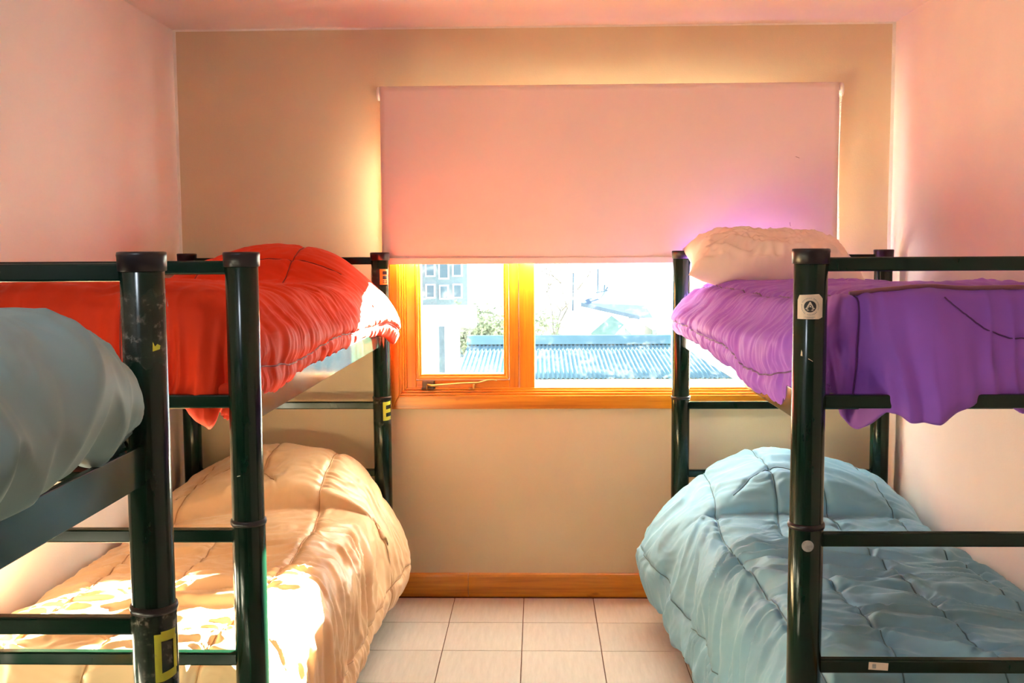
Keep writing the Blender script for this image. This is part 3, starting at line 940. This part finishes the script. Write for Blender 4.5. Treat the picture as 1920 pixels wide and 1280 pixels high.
rows.append(prof(-2.05, .508, .10, .415, .385, .0, .33, .014, .39))
rows.append(prof(-2.105, .45, .16, .405, .375, .0, .33, .012, .37))
rows.append(prof(-2.115, .34, .20, .395, .365, .0, .30, .0, .36))
duvet('light blue quilted duvet on the lower right bunk', rows, CR, -1, MAT['blue'], MAT['blue_seam'],
      dict(seed=31, broad=.019, mid=.021, fine=.0020, lump=.007, pucker=.016, shear=.30, pillow_b=.70, pillow_soft=.55, fb=5.5, fm=11),
      seams=(-.30, -.06, .15, .345), side_seam=.66, cross=((.46, -.05, .28, .45),), group='duvets on the bunks')
mattress('mattress of the lower right bunk beneath the light blue duvet', CR - .36, CR + .36, -2.07, -.19, .309, .465)
# --- red duvet, upper left
rows = []
rows.append(prof(-.075, 1.24, 1.19, .40, .34, .0, 1.19, .02, .33, corner(amt=-.12)))
rows.append(prof(-.085, 1.38, 1.18, .41, .34, .02, 1.19, .04, .33, corner(amt=-.12)))
rows.append([(-.38, -.19, 1.20), (-.40, -.19, 1.30), (-.36, -.18, 1.39), (-.2, -.17, 1.475), (0, -.17, 1.515), (.16, -.17, 1.50), (.28, -.18, 1.445), (.39, -.19, 1.36), (.46, -.20, 1.28), (.485, -.205, 1.21), (.485, -.21, 1.165), (.465, -.21, 1.125), (.43, -.21, 1.16)])
rows.append([(-.40, -.34, 1.20), (-.41, -.34, 1.30), (-.37, -.33, 1.40), (-.2, -.31, 1.487), (0, -.30, 1.525), (.16, -.30, 1.513), (.28, -.30, 1.465), (.375, -.30, 1.385), (.435, -.30, 1.30), (.465, -.30, 1.24), (.462, -.30, 1.20), (.445, -.30, 1.165), (.41, -.30, 1.19)])
rows.append([(-.40, -.52, 1.20), (-.41, -.52, 1.30), (-.38, -.51, 1.38), (-.2, -.50, 1.455), (0, -.47, 1.475), (.16, -.45, 1.465), (.28, -.43, 1.432), (.365, -.42, 1.37), (.41, -.41, 1.30), (.428, -.41, 1.245), (.425, -.41, 1.205), (.41, -.41, 1.175), (.38, -.41, 1.20)])
rows.append([(-.40, -.72, 1.20), (-.41, -.70, 1.29), (-.38, -.68, 1.345), (-.2, -.64, 1.385), (0, -.60, 1.39), (.16, -.57, 1.388), (.28, -.55, 1.38), (.36, -.53, 1.345), (.403, -.52, 1.29), (.415, -.52, 1.24), (.412, -.52, 1.205), (.40, -.52, 1.178), (.37, -.52, 1.20)])
def upro(Y, zt, hem, hx=.405, bulge=.012, crown=.012, W=.385):
    return [(-.395, Y, hem + .02), (-.41, Y, (hem + zt) / 2), (-.375, Y, zt - .02), (-.2, Y, zt + crown * .7), (0, Y, zt + crown), (.16, Y, zt + crown * .8), (W - .11, Y, zt + .002),
            (W - .035, Y, zt - .022), (W + bulge * .6, Y, zt - .075), (hx + bulge, Y, zt - .125), (hx + bulge * .7, Y, hem + .035), (hx - .005, Y, hem), (hx - .03, Y, hem + .02)]
rows.append(upro(-.84, 1.375, 1.178))
rows.append(upro(-1.2, 1.385, 1.180, bulge=.016))
rows.append(upro(-1.6, 1.40, 1.178, bulge=.018))
rows.append(upro(-1.9, 1.412, 1.165, .41, .018))
rows.append(upro(-2.02, 1.408, 1.165, .40, .008, .012, .375))
rows.append(upro(-2.085, 1.37, 1.165, .39, .0, .012, .365))
rows.append(upro(-2.100, 1.30, 1.160, .385, .0, .005, .36))
rows.append([(x, -2.102, min(z, 1.225)) for x, _, z in upro(0, 1.235, 1.16, .38, .0, .0, .36)])
rows.append([(x, -2.096, 1.182) for x, _, z in upro(0, 1.235, 1.16, .37, .0, .0, .35)])
rows.append([(x, -2.075, 1.176) for x, _, z in upro(0, 1.235, 1.16, .36, .0, .0, .34)])
def red_post(P, D, A, B, LB):
    f = sstep(LB - .12, LB - .02, B)
    lobe = np.exp(-((D[..., 0] - .30) / .045) ** 2)
    P[..., 2] -= .040 * f * lobe
    P[..., 2] -= .012 * f * perlin(A * 11, B * 2, 77)
    P[..., 1] -= .012 * f * np.exp(-((D[..., 0] - .30) / .12) ** 2)
    return P
duvet('red duvet humped over its pillow on the upper left bunk', rows, CL, 1, MAT['red'], MAT['red_seam'],
      dict(seed=51, broad=.006, mid=.0065, fine=.002, lump=.007, pucker=.009, shear=.0, pillow_b=.72, pillow_soft=.6, fb=6, fm=17, foot=.018, foot_len=.24, post=red_post),
      seams=(-.22, .12), side_seam=.535, cross=((.44, -.1, .30, .10),), group='duvets on the bunks')
mattress('mattress of the upper left bunk beneath the red duvet', CL - .36, CL + .36, -2.06, -.17, 1.154, 1.335)
# --- purple duvet, upper right
rows = []
rows.append(prof(-.095, 1.22, 1.19, .40, .34, .0, 1.19, .01, .33, corner(amt=-.12)))
rows.append(prof(-.105, 1.31, 1.18, .41, .34, .02, 1.19, .02, .33, corner(amt=-.12)))
rows.append([(-.38, -.21, 1.20), (-.40, -.21, 1.27), (-.36, -.20, 1.34), (-.2, -.19, 1.36), (0, -.19, 1.365), (.16, -.19, 1.365), (.28, -.20, 1.36), (.36, -.21, 1.335), (.425, -.22, 1.28), (.452, -.225, 1.235), (.452, -.23, 1.20), (.435, -.23, 1.175), (.40, -.23, 1.19)])
rows.append(upro(-.38, 1.365, 1.172, .435, .022))
rows.append(upro(-.60, 1.368, 1.168, .425, .02))
rows.append(upro(-.90, 1.370, 1.160, .42, .02))
rows.append(upro(-1.3, 1.375, 1.150, .42, .022))
rows.append(upro(-1.7, 1.385, 1.130, .42, .020))
rows.append(upro(-1.95, 1.398, 1.135, .41, .012))
rows.append(upro(-2.06, 1.402, 1.160, .395, .004, .010, .37))
def gauss(x, c, w): return math.exp(-((x - c) / w) ** 2)
def outb(lx):  return gauss(lx, .13, .13)        # where the cloth spills over the foot rail (towards the aisle)
r1, r2, r3, r4, r5 = [], [], [], [], []
U = upro(0, 1.40, 1.17, .385, .0, .010, .36)
for lx, _, z in U:
    o_ = outb(lx)
    r1.append((lx, -2.110 - .02 * o_, min(z, 1.388)))
    r2.append((lx, -2.130 - .05 * o_, min(z, 1.31)))
    r3.append((lx, -2.128 - .082 * o_, min(z, 1.245)))
    r4.append((lx, -2.122 - .098 * o_, min(z, 1.205)))
    r5.append((lx, -2.112 - .098 * o_, min(z, 1.178)))
def purple_post(P, D, A, B, LB):
    x = D[..., 0]
    f = sstep(LB - .14, LB - .005, B)
    lobe = np.exp(-(np.abs(x - .165) / .075) ** 2.2)
    inner = np.exp(-(np.abs(x - .282) / .034) ** 2.6)
    far = np.exp(-(np.abs(x + .07) / .06) ** 2)
    P[..., 2] -= f * (.062 * lobe + .085 * inner + .035 * far)
    P[..., 1] += f * (.072 * inner + .0)
    P[..., 2] -= .006 * f * perlin(A * 12, B * 2, 99)
    # pinch beside the post
    g = np.exp(-((x - .335) / .035) ** 2) * np.exp(-((P[..., 2] - 1.285) / .025) ** 2) * (B > LB - .35)
    P[..., 1] += .02 * g
    return P
rows += [r1, r2, r3, r4, r5]
pd, PP, NN, AA, BB = duvet('purple duvet on the upper right bunk spilling over its foot rail', rows, CR, -1, MAT['purple'], MAT['purple_seam'],
      dict(seed=71, broad=.005, mid=.0065, fine=.0022, lump=.006, pucker=.008, shear=-.1, pillow_b=.3, pillow_soft=.3, fb=7, fm=19, foot=.010, foot_len=.26, diag=3.0, post=purple_post),
      seams=(-.12, .325), side_seam=.53, group='duvets on the bunks')
mattress('mattress of the upper right bunk beneath the purple duvet', CR - .36, CR + .36, -2.08, -.19, 1.154, 1.32)
# piping along the top edge of the foot end, and a curved quilting seam below it
def on_cloth(P, N, u, v): 
    return P[int(u), int(v)] + N[int(u), int(v)] * .001
def nearest(P, x, z, ymax):
    q = (P[..., 0] - x) ** 2 + (P[..., 2] - z) ** 2 + (P[..., 1] > ymax) * 9
    return np.unravel_index(np.argmin(q), q.shape)
bm = bmesh.new()
pts = []
for x in np.linspace(.66, 1.36, 60):
    i = int(np.argmin(np.abs(PP[:, PP.shape[1] // 2, 0] - x) + (PP[:, PP.shape[1] // 2, 2] < 1.30) * 9))
    j = int(np.argmin(np.abs(PP[i, :, 1] + 2.100) + (PP[i, :, 2] < 1.33) * 9))
    pts.append(PP[i, j] + np.array([0, -.001, .002]))
pts = np.array(pts); k = np.ones(7) / 7
pp = np.stack([np.convolve(np.pad(pts[:, c_], 3, mode='edge'), k, 'valid') for c_ in range(3)], 1)
tube_path(bm, [tuple(q) for q in pp], .0055, 8)
o = obj('piping', bm, MAT['piping'], pd); o['label'] = 'mauve piping along the fold'
bm = bmesh.new(); pts = []
cc = np.array([(.885, 0, 1.392), (.905, 0, 1.372), (.94, 0, 1.345), (.975, 0, 1.318), (1.02, 0, 1.303), (1.075, 0, 1.298), (1.14, 0, 1.306), (1.20, 0, 1.335), (1.225, 0, 1.375)])
cc, _ = catmull(cc[:, None, :], 60, 0)
for q in cc[:, 0, :]:
    i, j = nearest(PP, q[0], q[2], -2.06); pts.append(PP[i, j] + np.array([0, -.0014, 0]))
pts = np.array(pts); pp = np.stack([np.convolve(np.pad(pts[:, c_], 3, mode='edge'), k, 'valid') for c_ in range(3)], 1)
tube_path(bm, [tuple(q) for q in pp], .0018, 5)
obj('seam', bm, MAT['purple_seam'], pd)
# --- grey blue duvet, upper near left
rows = []
yD = -2.79
def gpro(Y, zt, hem, W=.385, bul=.05, crown=.012, hx=.385):
    return [(-.395, Y, hem + .02), (-.41, Y, (hem + zt) / 2), (-.375, Y, zt - .02), (-.2, Y, zt + crown * .7), (0, Y, zt + crown), (.16, Y, zt + crown * .8), (W - .13, Y, zt + .004),
            (W - .035, Y, zt - .006), (W + bul * .72, Y, zt - .052), (W + bul * 1.32, Y, zt - .120), (W + bul * 1.05, Y, hem + .035), (hx + .012, Y, hem + .004), (hx - .03, Y, hem + .006)]
rows.append([(x, yD + .02, z) for x, _, z in gpro(0, 1.22, 1.195, .34, .0, .0, .34)])
rows.append([(x, yD + .005, z) for x, _, z in gpro(0, 1.29, 1.195, .35, .02, .0, .35)])
rows.append([(x, yD - .02, z) for x, _, z in gpro(0, 1.352, 1.190, .37, .042, .0, .375)])
rows.append(gpro(yD - .07, 1.385, 1.19, .375, .055))
rows.append(gpro(yD - .16, 1.402, 1.19))
rows.append(gpro(-3.2, 1.405, 1.188))
rows.append(gpro(-3.7, 1.405, 1.188))
rows.append(gpro(-4.3, 1.40, 1.188))
rows.append(gpro(-4.62, 1.385, 1.19, .37, .03))
rows.append(gpro(-4.67, 1.28, 1.19, .36, .0))
duvet('grey blue duvet on the upper bunk nearest on the left', rows, CD, 1, MAT['grey'], MAT['grey_seam'],
      dict(seed=91, broad=.018, mid=.010, fine=.0010, lump=.013, pucker=.004, shear=.1, pillow_b=.1, pillow_soft=.0, fb=5, fm=8, ff=18, warp=.12),
      seams=(-.25, .05), side_seam=None, group='duvets on the bunks')
mattress('mattress of the upper bunk nearest on the left beneath the grey blue duvet', CD - .36, CD + .36, -4.62, -2.84, 1.154, 1.335)

# ------------------------------------------------------------------ pillow
def pillow(label, loc, rot, lx, ly, th, mat, seed):
    n, m = 110, 80
    u = np.linspace(-1, 1, n)[:, None]; v = np.linspace(-1, 1, m)[None, :]
    U = u * np.ones_like(v); V = v * np.ones_like(u)
    tk = np.clip((1 - np.abs(U) ** 4.5), 0, 1) ** .6 * np.clip(1 - np.abs(V) ** 3.2, 0, 1) ** .6
    x = U * lx / 2 * (1 - .07 * (1 - V ** 2)) * (1 + 0)
    y = V * ly / 2 * (1 - .09 * (1 - U ** 2))
    wr_ = .015 * (ridged(U * 2.2 + V, V * 3 + U * 1.5, seed) - .4) + .010 * ridged(U * 7 - V * 2, V * 4 + U * 2, seed + 1) + .004 * perlin(U * 9, V * 7, seed + 2)
    edge = np.clip((1 - np.abs(U)) * 6, 0, 1) * np.clip((1 - np.abs(V)) * 6, 0, 1)
    zt = th * .62 * tk + wr_ * edge
    zb_ = -th * .38 * tk + wr_ * edge * .3
    parts = []
    bm = bmesh.new()
    top = [[bm.verts.new((x[i, j], y[i, j], zt[i, j])) for j in range(m)] for i in range(n)]
    bot = [[top[i][j] if i in (0, n - 1) or j in (0, m - 1) else bm.verts.new((x[i, j], y[i, j], zb_[i, j])) for j in range(m)] for i in range(n)]
    for i in range(n - 1):
        for j in range(m - 1):
            f = bm.faces.new((top[i][j], top[i + 1][j], top[i + 1][j + 1], top[i][j + 1])); f.smooth = True
            vs = [bot[i][j], bot[i][j + 1], bot[i + 1][j + 1], bot[i + 1][j]]
            if len(set(vs)) == 4:
                f = bm.faces.new(vs); f.smooth = True
    o = obj('pillow', bm, mat)
    o.location = loc; o.rotation_euler = rot
    return tag(o, label, 'pillow')
pillow('white pillow lying on the purple duvet by the window', (.905, -.345, 1.437), (math.radians(15), math.radians(3.0), math.radians(-3)), .66, .38, .20, MAT['pillow'], 5)

# ------------------------------------------------------------------ fill lamp added out of view to lift the interior
fill_lamp_o = tag(empty('fill_lamp', (-0.95, -4.2, H)), 'unseen round fill lamp added above the nearest left bunk', 'lamp')
bm = bmesh.new(); lathe(bm, [(.14, -.03), (.15, -.02), (.15, 0)], 0, 0, 40); obj('fill_lamp_base', bm, MAT['white_plastic'], fill_lamp_o)
m, nt, b = new_mat('fill lamp emission')
b.inputs['Emission Color'].default_value = (0.84, .95, 1.08, 1)
b.inputs['Emission Strength'].default_value = FILL_POWER
b.inputs['Base Color'].default_value = (.8, .7, .6, 1)
bm = bmesh.new(); lathe(bm, [(.03, -.115), (.08, -.105), (.115, -.085), (.135, -.055), (.14, -.032)], 0, 0, 40)
obj('fill_lamp_shade', bm, m, fill_lamp_o)

# ------------------------------------------------------------------ outside
def ray_pt(a, b, dist):
    """direction (a,1,b) from the camera, at distance dist along y"""
    return Vector((a * dist, CAM_Y + dist, CAM_Z + b * dist))
M_roof = plain('blue metal roofing', (.07, .13, .17), .9, var=.08, nscale=3, spec=0)
M_white = plain('white render', (.86, .87, .88), .8, var=.05)
M_slate = plain('blue grey roofing', (.07, .10, .15), .9, var=.1, spec=0)
M_green = plain('green boards', (.08, .15, .11), .9, spec=0, var=.15)
M_pink = plain('brick panel', (.20, .15, .155), .8, var=.2)
M_dark = plain('far dark glazing', (.07, .10, .14), .9, spec=0)
M_grass = plain('dry grass', (.20, .20, .13), .95, var=.3, nscale=1.5)
M_bark = plain('pale bark', (.12, .10, .085), .9, var=.25)
M_leaf = plain('olive leaves', (.13, .145, .10), .9, spec=0, var=.35)
M_hull = plain('pale timber wall', (.115, .145, .18), .9, spec=0, var=.12)
GZ = -3.0
ground = boxo('terrain', -60, 70, 0.6, 120, GZ - .5, GZ, M_grass); structure(ground)
# shed with corrugated roof
shed = tag(empty('shed', (1.2, 13.0, GZ)), 'low shed with blue corrugated metal roof outside the window', 'shed')
def opar(o, root):
    o.parent = root; o.matrix_parent_inverse = Matrix.Translation(-Vector(root.location)); return o
D1, D2 = 20.0, 17.0
xA, xB = -.0739 * 18.3 + .0, 7.5
rz, ez = CAM_Z - .0875 * D1, CAM_Z - .1165 * D2
ncor = int((xB - xA) / .0762)
xs = np.linspace(xA, xB, ncor * 8 + 1)
P = np.zeros((len(xs), 5, 3))
for j in range(5):
    f = j / 4
    P[:, j, 0] = xs
    P[:, j, 1] = CAM_Y + D2 - .25 + (D1 - D2 + .25) * f
    P[:, j, 2] = ez - .04 + (rz - ez + .04) * f + .010 * np.cos((xs - xA) / .0762 * 2 * math.pi)
rf = grid_mesh('corrugated_roof', P, M_roof); so = rf.modifiers.new('t', 'SOLIDIFY'); so.thickness = .004
opar(rf, shed)
bm = bmesh.new()
zr1 = CAM_Z - .0789 * D1
prism(bm, [(CAM_Y + D1 - .12, rz + .005), (CAM_Y + D1 + .01, zr1 - .01), (CAM_Y + D1 + .06, zr1), (CAM_Y + D1 + .4, zr1 - .1), (CAM_Y + D1 + .06, rz - .05)], 0, xA - .02, xB + .02)
opar(obj('ridge_cap', bm, M_roof), shed)
opar(boxo('shed_wall', xA + .1, xB - .1, CAM_Y + D2 - .05, CAM_Y + D1 + .5, GZ, ez - .08, M_white), shed)
# small white gutter board along the eave
opar(boxo('gutter', xA, xB, CAM_Y + D2 - .42, CAM_Y + D2 - .26, ez - .16, ez - .06, M_white, None, .02), shed)
# white house with blue grey roof on the right
Dh = 34.0
house = tag(empty('house', (2.9, CAM_Y + Dh, GZ)), 'white house with long blue grey roof and aerial behind the shed', 'house')
def hp(px, py, d=Dh): # from ray slopes
    return ray_pt(px, py, d)
a0 = hp(.045, -.0485); a1 = hp(.1010, -.0640)
bm = bmesh.new()
prism(bm, [(a0.x - 1.3, GZ), (a1.x, GZ), (a1.x, a1.z), (a0.x, a0.z), (a0.x - 1.3, a0.z - 1.0)], 1, CAM_Y + Dh, CAM_Y + Dh + 7)
opar(obj('house_wall', bm, M_white), house)
r0, r1, r2, r3 = hp(.0445, -.0480), hp(.0525, -.0445), hp(.1045, -.0525), hp(.1325, -.0710)
bm = bmesh.new()
th = .12
def slab(bm, pts, t):
    A = [bm.verts.new(p) for p in pts]; B = [bm.verts.new((p[0], p[1], p[2] - t)) for p in pts]
    n = len(pts); bm.faces.new(A); bm.faces.new(B[::-1])
    for k in range(n): bm.faces.new((A[k], B[k], B[(k + 1) % n], A[(k + 1) % n]))
yb = CAM_Y + Dh
slab(bm, [(a0.x - .15, yb - .3, a0.z + .04), (a1.x + .3, yb - .3, a1.z + .02), (r2.x, yb + .7, r2.z + .02), (r1.x - .1, yb + .7, r1.z + .02)], th)
slab(bm, [(a1.x + .3, yb - .3, a1.z + .02), (r3.x + .3, yb + .5, r3.z), (r3.x + .3, yb + .8, r3.z + .06), (r2.x, yb + .7, r2.z + .02)], th)
opar(obj('house_roof', bm, M_slate), house)
bm = bmesh.new()
box(bm, a1.x - .0, r3.x, yb + 1.2, yb + 6, GZ, r3.z - .08)
opar(obj('house_wing', bm, M_hull), house)
v = hp(.0893, -.0605)
bm = bmesh.new(); prism(bm, [(v.x - .11, v.z - .09), (v.x + .11, v.z - .09), (v.x, v.z + .12)], 1, yb - .03, yb + .02)
opar(obj('vent', bm, M_slate), house)
ae = hp(.0585, -.0440)
bm = bmesh.new()
tube_path(bm, [(ae.x, yb + 1.0, ae.z - .3), (ae.x + .02, yb + 1.0, ae.z + .95)], .03, 6)
tube_path(bm, [(ae.x - .05, yb + 1.0, ae.z + .15), (ae.x + .35, yb + 1.0, ae.z + .22)], .03, 6)
tube_path(bm, [(ae.x + .1, yb + 1.0, ae.z - .05), (ae.x + .35, yb + 1.0, ae.z + .35)], .03, 6)
tube_path(bm, [(ae.x + .22, yb + 1.0, ae.z + .0), (ae.x + .24, yb + 1.0, ae.z + .42)], .03, 6)
opar(obj('aerial', bm, M_dark), house)
bm = bmesh.new(); q = hp(.0440, -.0475); tube_path(bm, [(q.x - .35, yb + .5, q.z - .3), (q.x - .33, yb + .5, q.z + 1.0)], .025, 6)
opar(obj('mast', bm, M_dark), house)
# small green gabled hut
Dg = 26.0
g0, g1, g2 = ray_pt(.0530, -.0805, Dg), ray_pt(.0735, -.0650, Dg), ray_pt(.0945, -.0805, Dg)
hut = tag(empty('garden_hut', (g1.x, g1.y, GZ)), 'small green gabled hut peeping over the shed ridge', 'hut')
bm = bmesh.new(); prism(bm, [(g0.x + .35, GZ), (g2.x - .1, GZ), (g2.x - .1, g2.z), (g1.x + .22, g1.z - .12), (g0.x + .45, g0.z)], 1, g1.y, g1.y + 3)
opar(obj('hut_wall', bm, M_green), hut)
bm = bmesh.new()
slab(bm, [(g0.x, g1.y + 1.2, g0.z), (g0.x + .42, g1.y - .15, g0.z - .04), (g1.x + .22, g1.y - .15, g1.z - .10), (g1.x, g1.y + 1.2, g1.z + .05)], .06)
slab(bm, [(g1.x + .22, g1.y - .15, g1.z - .10), (g2.x, g1.y - .15, g2.z - .02), (g2.x, g1.y + 1.2, g2.z + .1), (g1.x, g1.y + 1.2, g1.z + .05)], .06)
opar(obj('hut_roof', bm, plain('pale green roofing', (.11, .17, .16), .9, spec=0)), hut)
w = ray_pt(.0800, -.0735, Dg)
opar(boxo('hut_window', w.x - .07, w.x + .07, g1.y - .03, g1.y + .03, w.z - .1, w.z + .1, M_white), hut)
# framed pink panel building at the right
q0, q1 = ray_pt(.1105, -.0795, 27), ray_pt(.1430, -.0700, 27)
annex = tag(empty('annex', (q0.x + .5, q0.y, GZ)), 'flat roofed annex with pinkish wall beside the white house', 'building')
opar(boxo('annex_wall', q0.x + .08, q1.x + 2, q0.y, q0.y + 3, GZ, q1.z - .1, M_pink), annex)
opar(boxo('annex_frame', q0.x - .03, q0.x + .07, q0.y - .03, q0.y + .1, GZ, q1.z - .02, M_green), annex)
opar(boxo('annex_roof', q0.x - .05, q1.x + 2.1, q0.y - .1, q0.y + 3.1, q1.z - .1, q1.z, M_white), annex)
# white building at the left pane
k0, k1 = ray_pt(-.1500, -.0513, 16), ray_pt(-.0612, -.0513, 16)
k2 = ray_pt(-.0780, -.0690, 16)
blk = tag(empty('white_outbuilding', ((k0.x + k1.x) / 2, k1.y, GZ)), 'plain white flat roofed outbuilding left of the shed', 'building')
opar(boxo('outbuilding_wall', k0.x, k2.x, k1.y, k1.y + .45, GZ, k1.z - .05, M_white), blk)
opar(boxo('outbuilding_box', k0.x, k1.x, k1.y + .05, k1.y + .5, k1.z - .32, k1.z, M_white), blk)
opar(boxo('downpipe', k2.x - .28, k2.x - .20, k1.y - .08, k1.y, GZ, k1.z - .3, M_hull), blk)
# timber house far behind at left
Dk = 45.0
n0, n1 = ray_pt(-.118, -.06, Dk), ray_pt(-.068, .02, Dk)
tl = tag(empty('timber_house', ((n0.x + n1.x) / 2, n1.y, GZ)), 'far pale timber house with dark windows above the outbuilding', 'house')
opar(boxo('timber_wall', n0.x - 4, n1.x, n1.y, n1.y + 6, GZ, n1.z, M_hull), tl)
bm = bmesh.new(); prism(bm, [(n0.x - 4.5, n1.z), (n1.x + .5, n1.z), (n1.x - 1.5, n1.z + 2.2), (n0.x - 2.5, n1.z + 2.2)], 1, n1.y - .5, n1.y + 6.5)
opar(obj('timber_roof', bm, M_slate), tl)
for (px, py, w_, h_) in ((-.1035, -.014, .32, .62), (-.0905, -.016, .34, .66), (-.0775, -.014, .32, .62), (-.1035, -.036, .30, .50), (-.0905, -.037, .30, .50), (-.0775, -.036, .30, .50)):
    c_ = ray_pt(px, py, Dk)
    f_ = boxo('window', c_.x - w_ / 2 - .06, c_.x + w_ / 2 + .06, n1.y - .06, n1.y + .02, c_.z - h_ / 2 - .06, c_.z + h_ / 2 + .06, M_white); opar(f_, tl)
    p_ = boxo('pane', c_.x - w_ / 2, c_.x + w_ / 2, n1.y - .09, n1.y - .04, c_.z - h_ / 2, c_.z + h_ / 2, M_dark)
    p_.parent = f_

# bare trees and bushes
def tree(name, label, base, height, spread, depth, seed, leaf=0, cat='tree', group=None, twig=.012):
    rng = random.Random(seed)
    root = tag(empty(name, base), label, cat, group)
    bm = bmesh.new(); bt = bmesh.new(); tips = []
    def grow(p, d, ln, r, lv):
        pts = [p]; q = p.copy()
        for k in range(3):
            d = (d + Vector((rng.uniform(-.22, .22), rng.uniform(-.22, .22), rng.uniform(-.06, .16)))).normalized()
            q = q + d * ln / 3; pts.append(q.copy())
        tube_path(bm if lv < 2 else bt, pts, [r, r * .9, r * .75, r * .6], 5 if lv < 2 else 3)
        if lv >= depth:
            tips.append(q); return
        for k in range(rng.choice((2, 3, 3)) + (1 if lv == 0 else 0)):
            ang = rng.uniform(0, 2 * math.pi)
            nd = (d * .75 + spread * Vector((math.cos(ang), math.sin(ang), rng.uniform(-.1, .6)))).normalized()
            grow(q.copy(), nd, ln * rng.uniform(.62, .82), r * .6, lv + 1)
    grow(Vector((0, 0, 0)), Vector((0, 0, 1)), height * .30, height * .012, 0)
    obj('trunk', bm, M_bark, root)
    tw = obj('twigs', bt, M_bark, root); tw['kind'] = 'stuff'
    if leaf:
        bl = bmesh.new()
        for t in tips:
            for k in range(leaf):
                c0 = t + Vector((rng.gauss(0, .18), rng.gauss(0, .18), rng.gauss(0, .18)))
                a = Vector((rng.uniform(-1, 1), rng.uniform(-1, 1), rng.uniform(-1, 1))).normalized() * .075
                b_ = a.orthogonal().normalized() * .035
                bl.faces.new([bl.verts.new(c0 + a), bl.verts.new(c0 + b_), bl.verts.new(c0 - a), bl.verts.new(c0 - b_)])
        lf = obj('leaves', bl, M_leaf, root); lf['kind'] = 'stuff'
    return root
M_bark2 = plain('silvery bark', (.20, .17, .145), .95, var=.25, spec=0)
b0 = ray_pt(.022, 0, 31); tree('bare_tree', 'bare tree with tangled pale twigs left of the white house', (b0.x, b0.y, GZ), 5.6, .85, 6, 3)
b0 = ray_pt(-.044, 0, 26); tree('leafy_tree', 'sparse olive green tree behind the shed roof in the casement pane', (b0.x, b0.y, GZ), 3.5, .9, 5, 8, leaf=14)
print('script done')
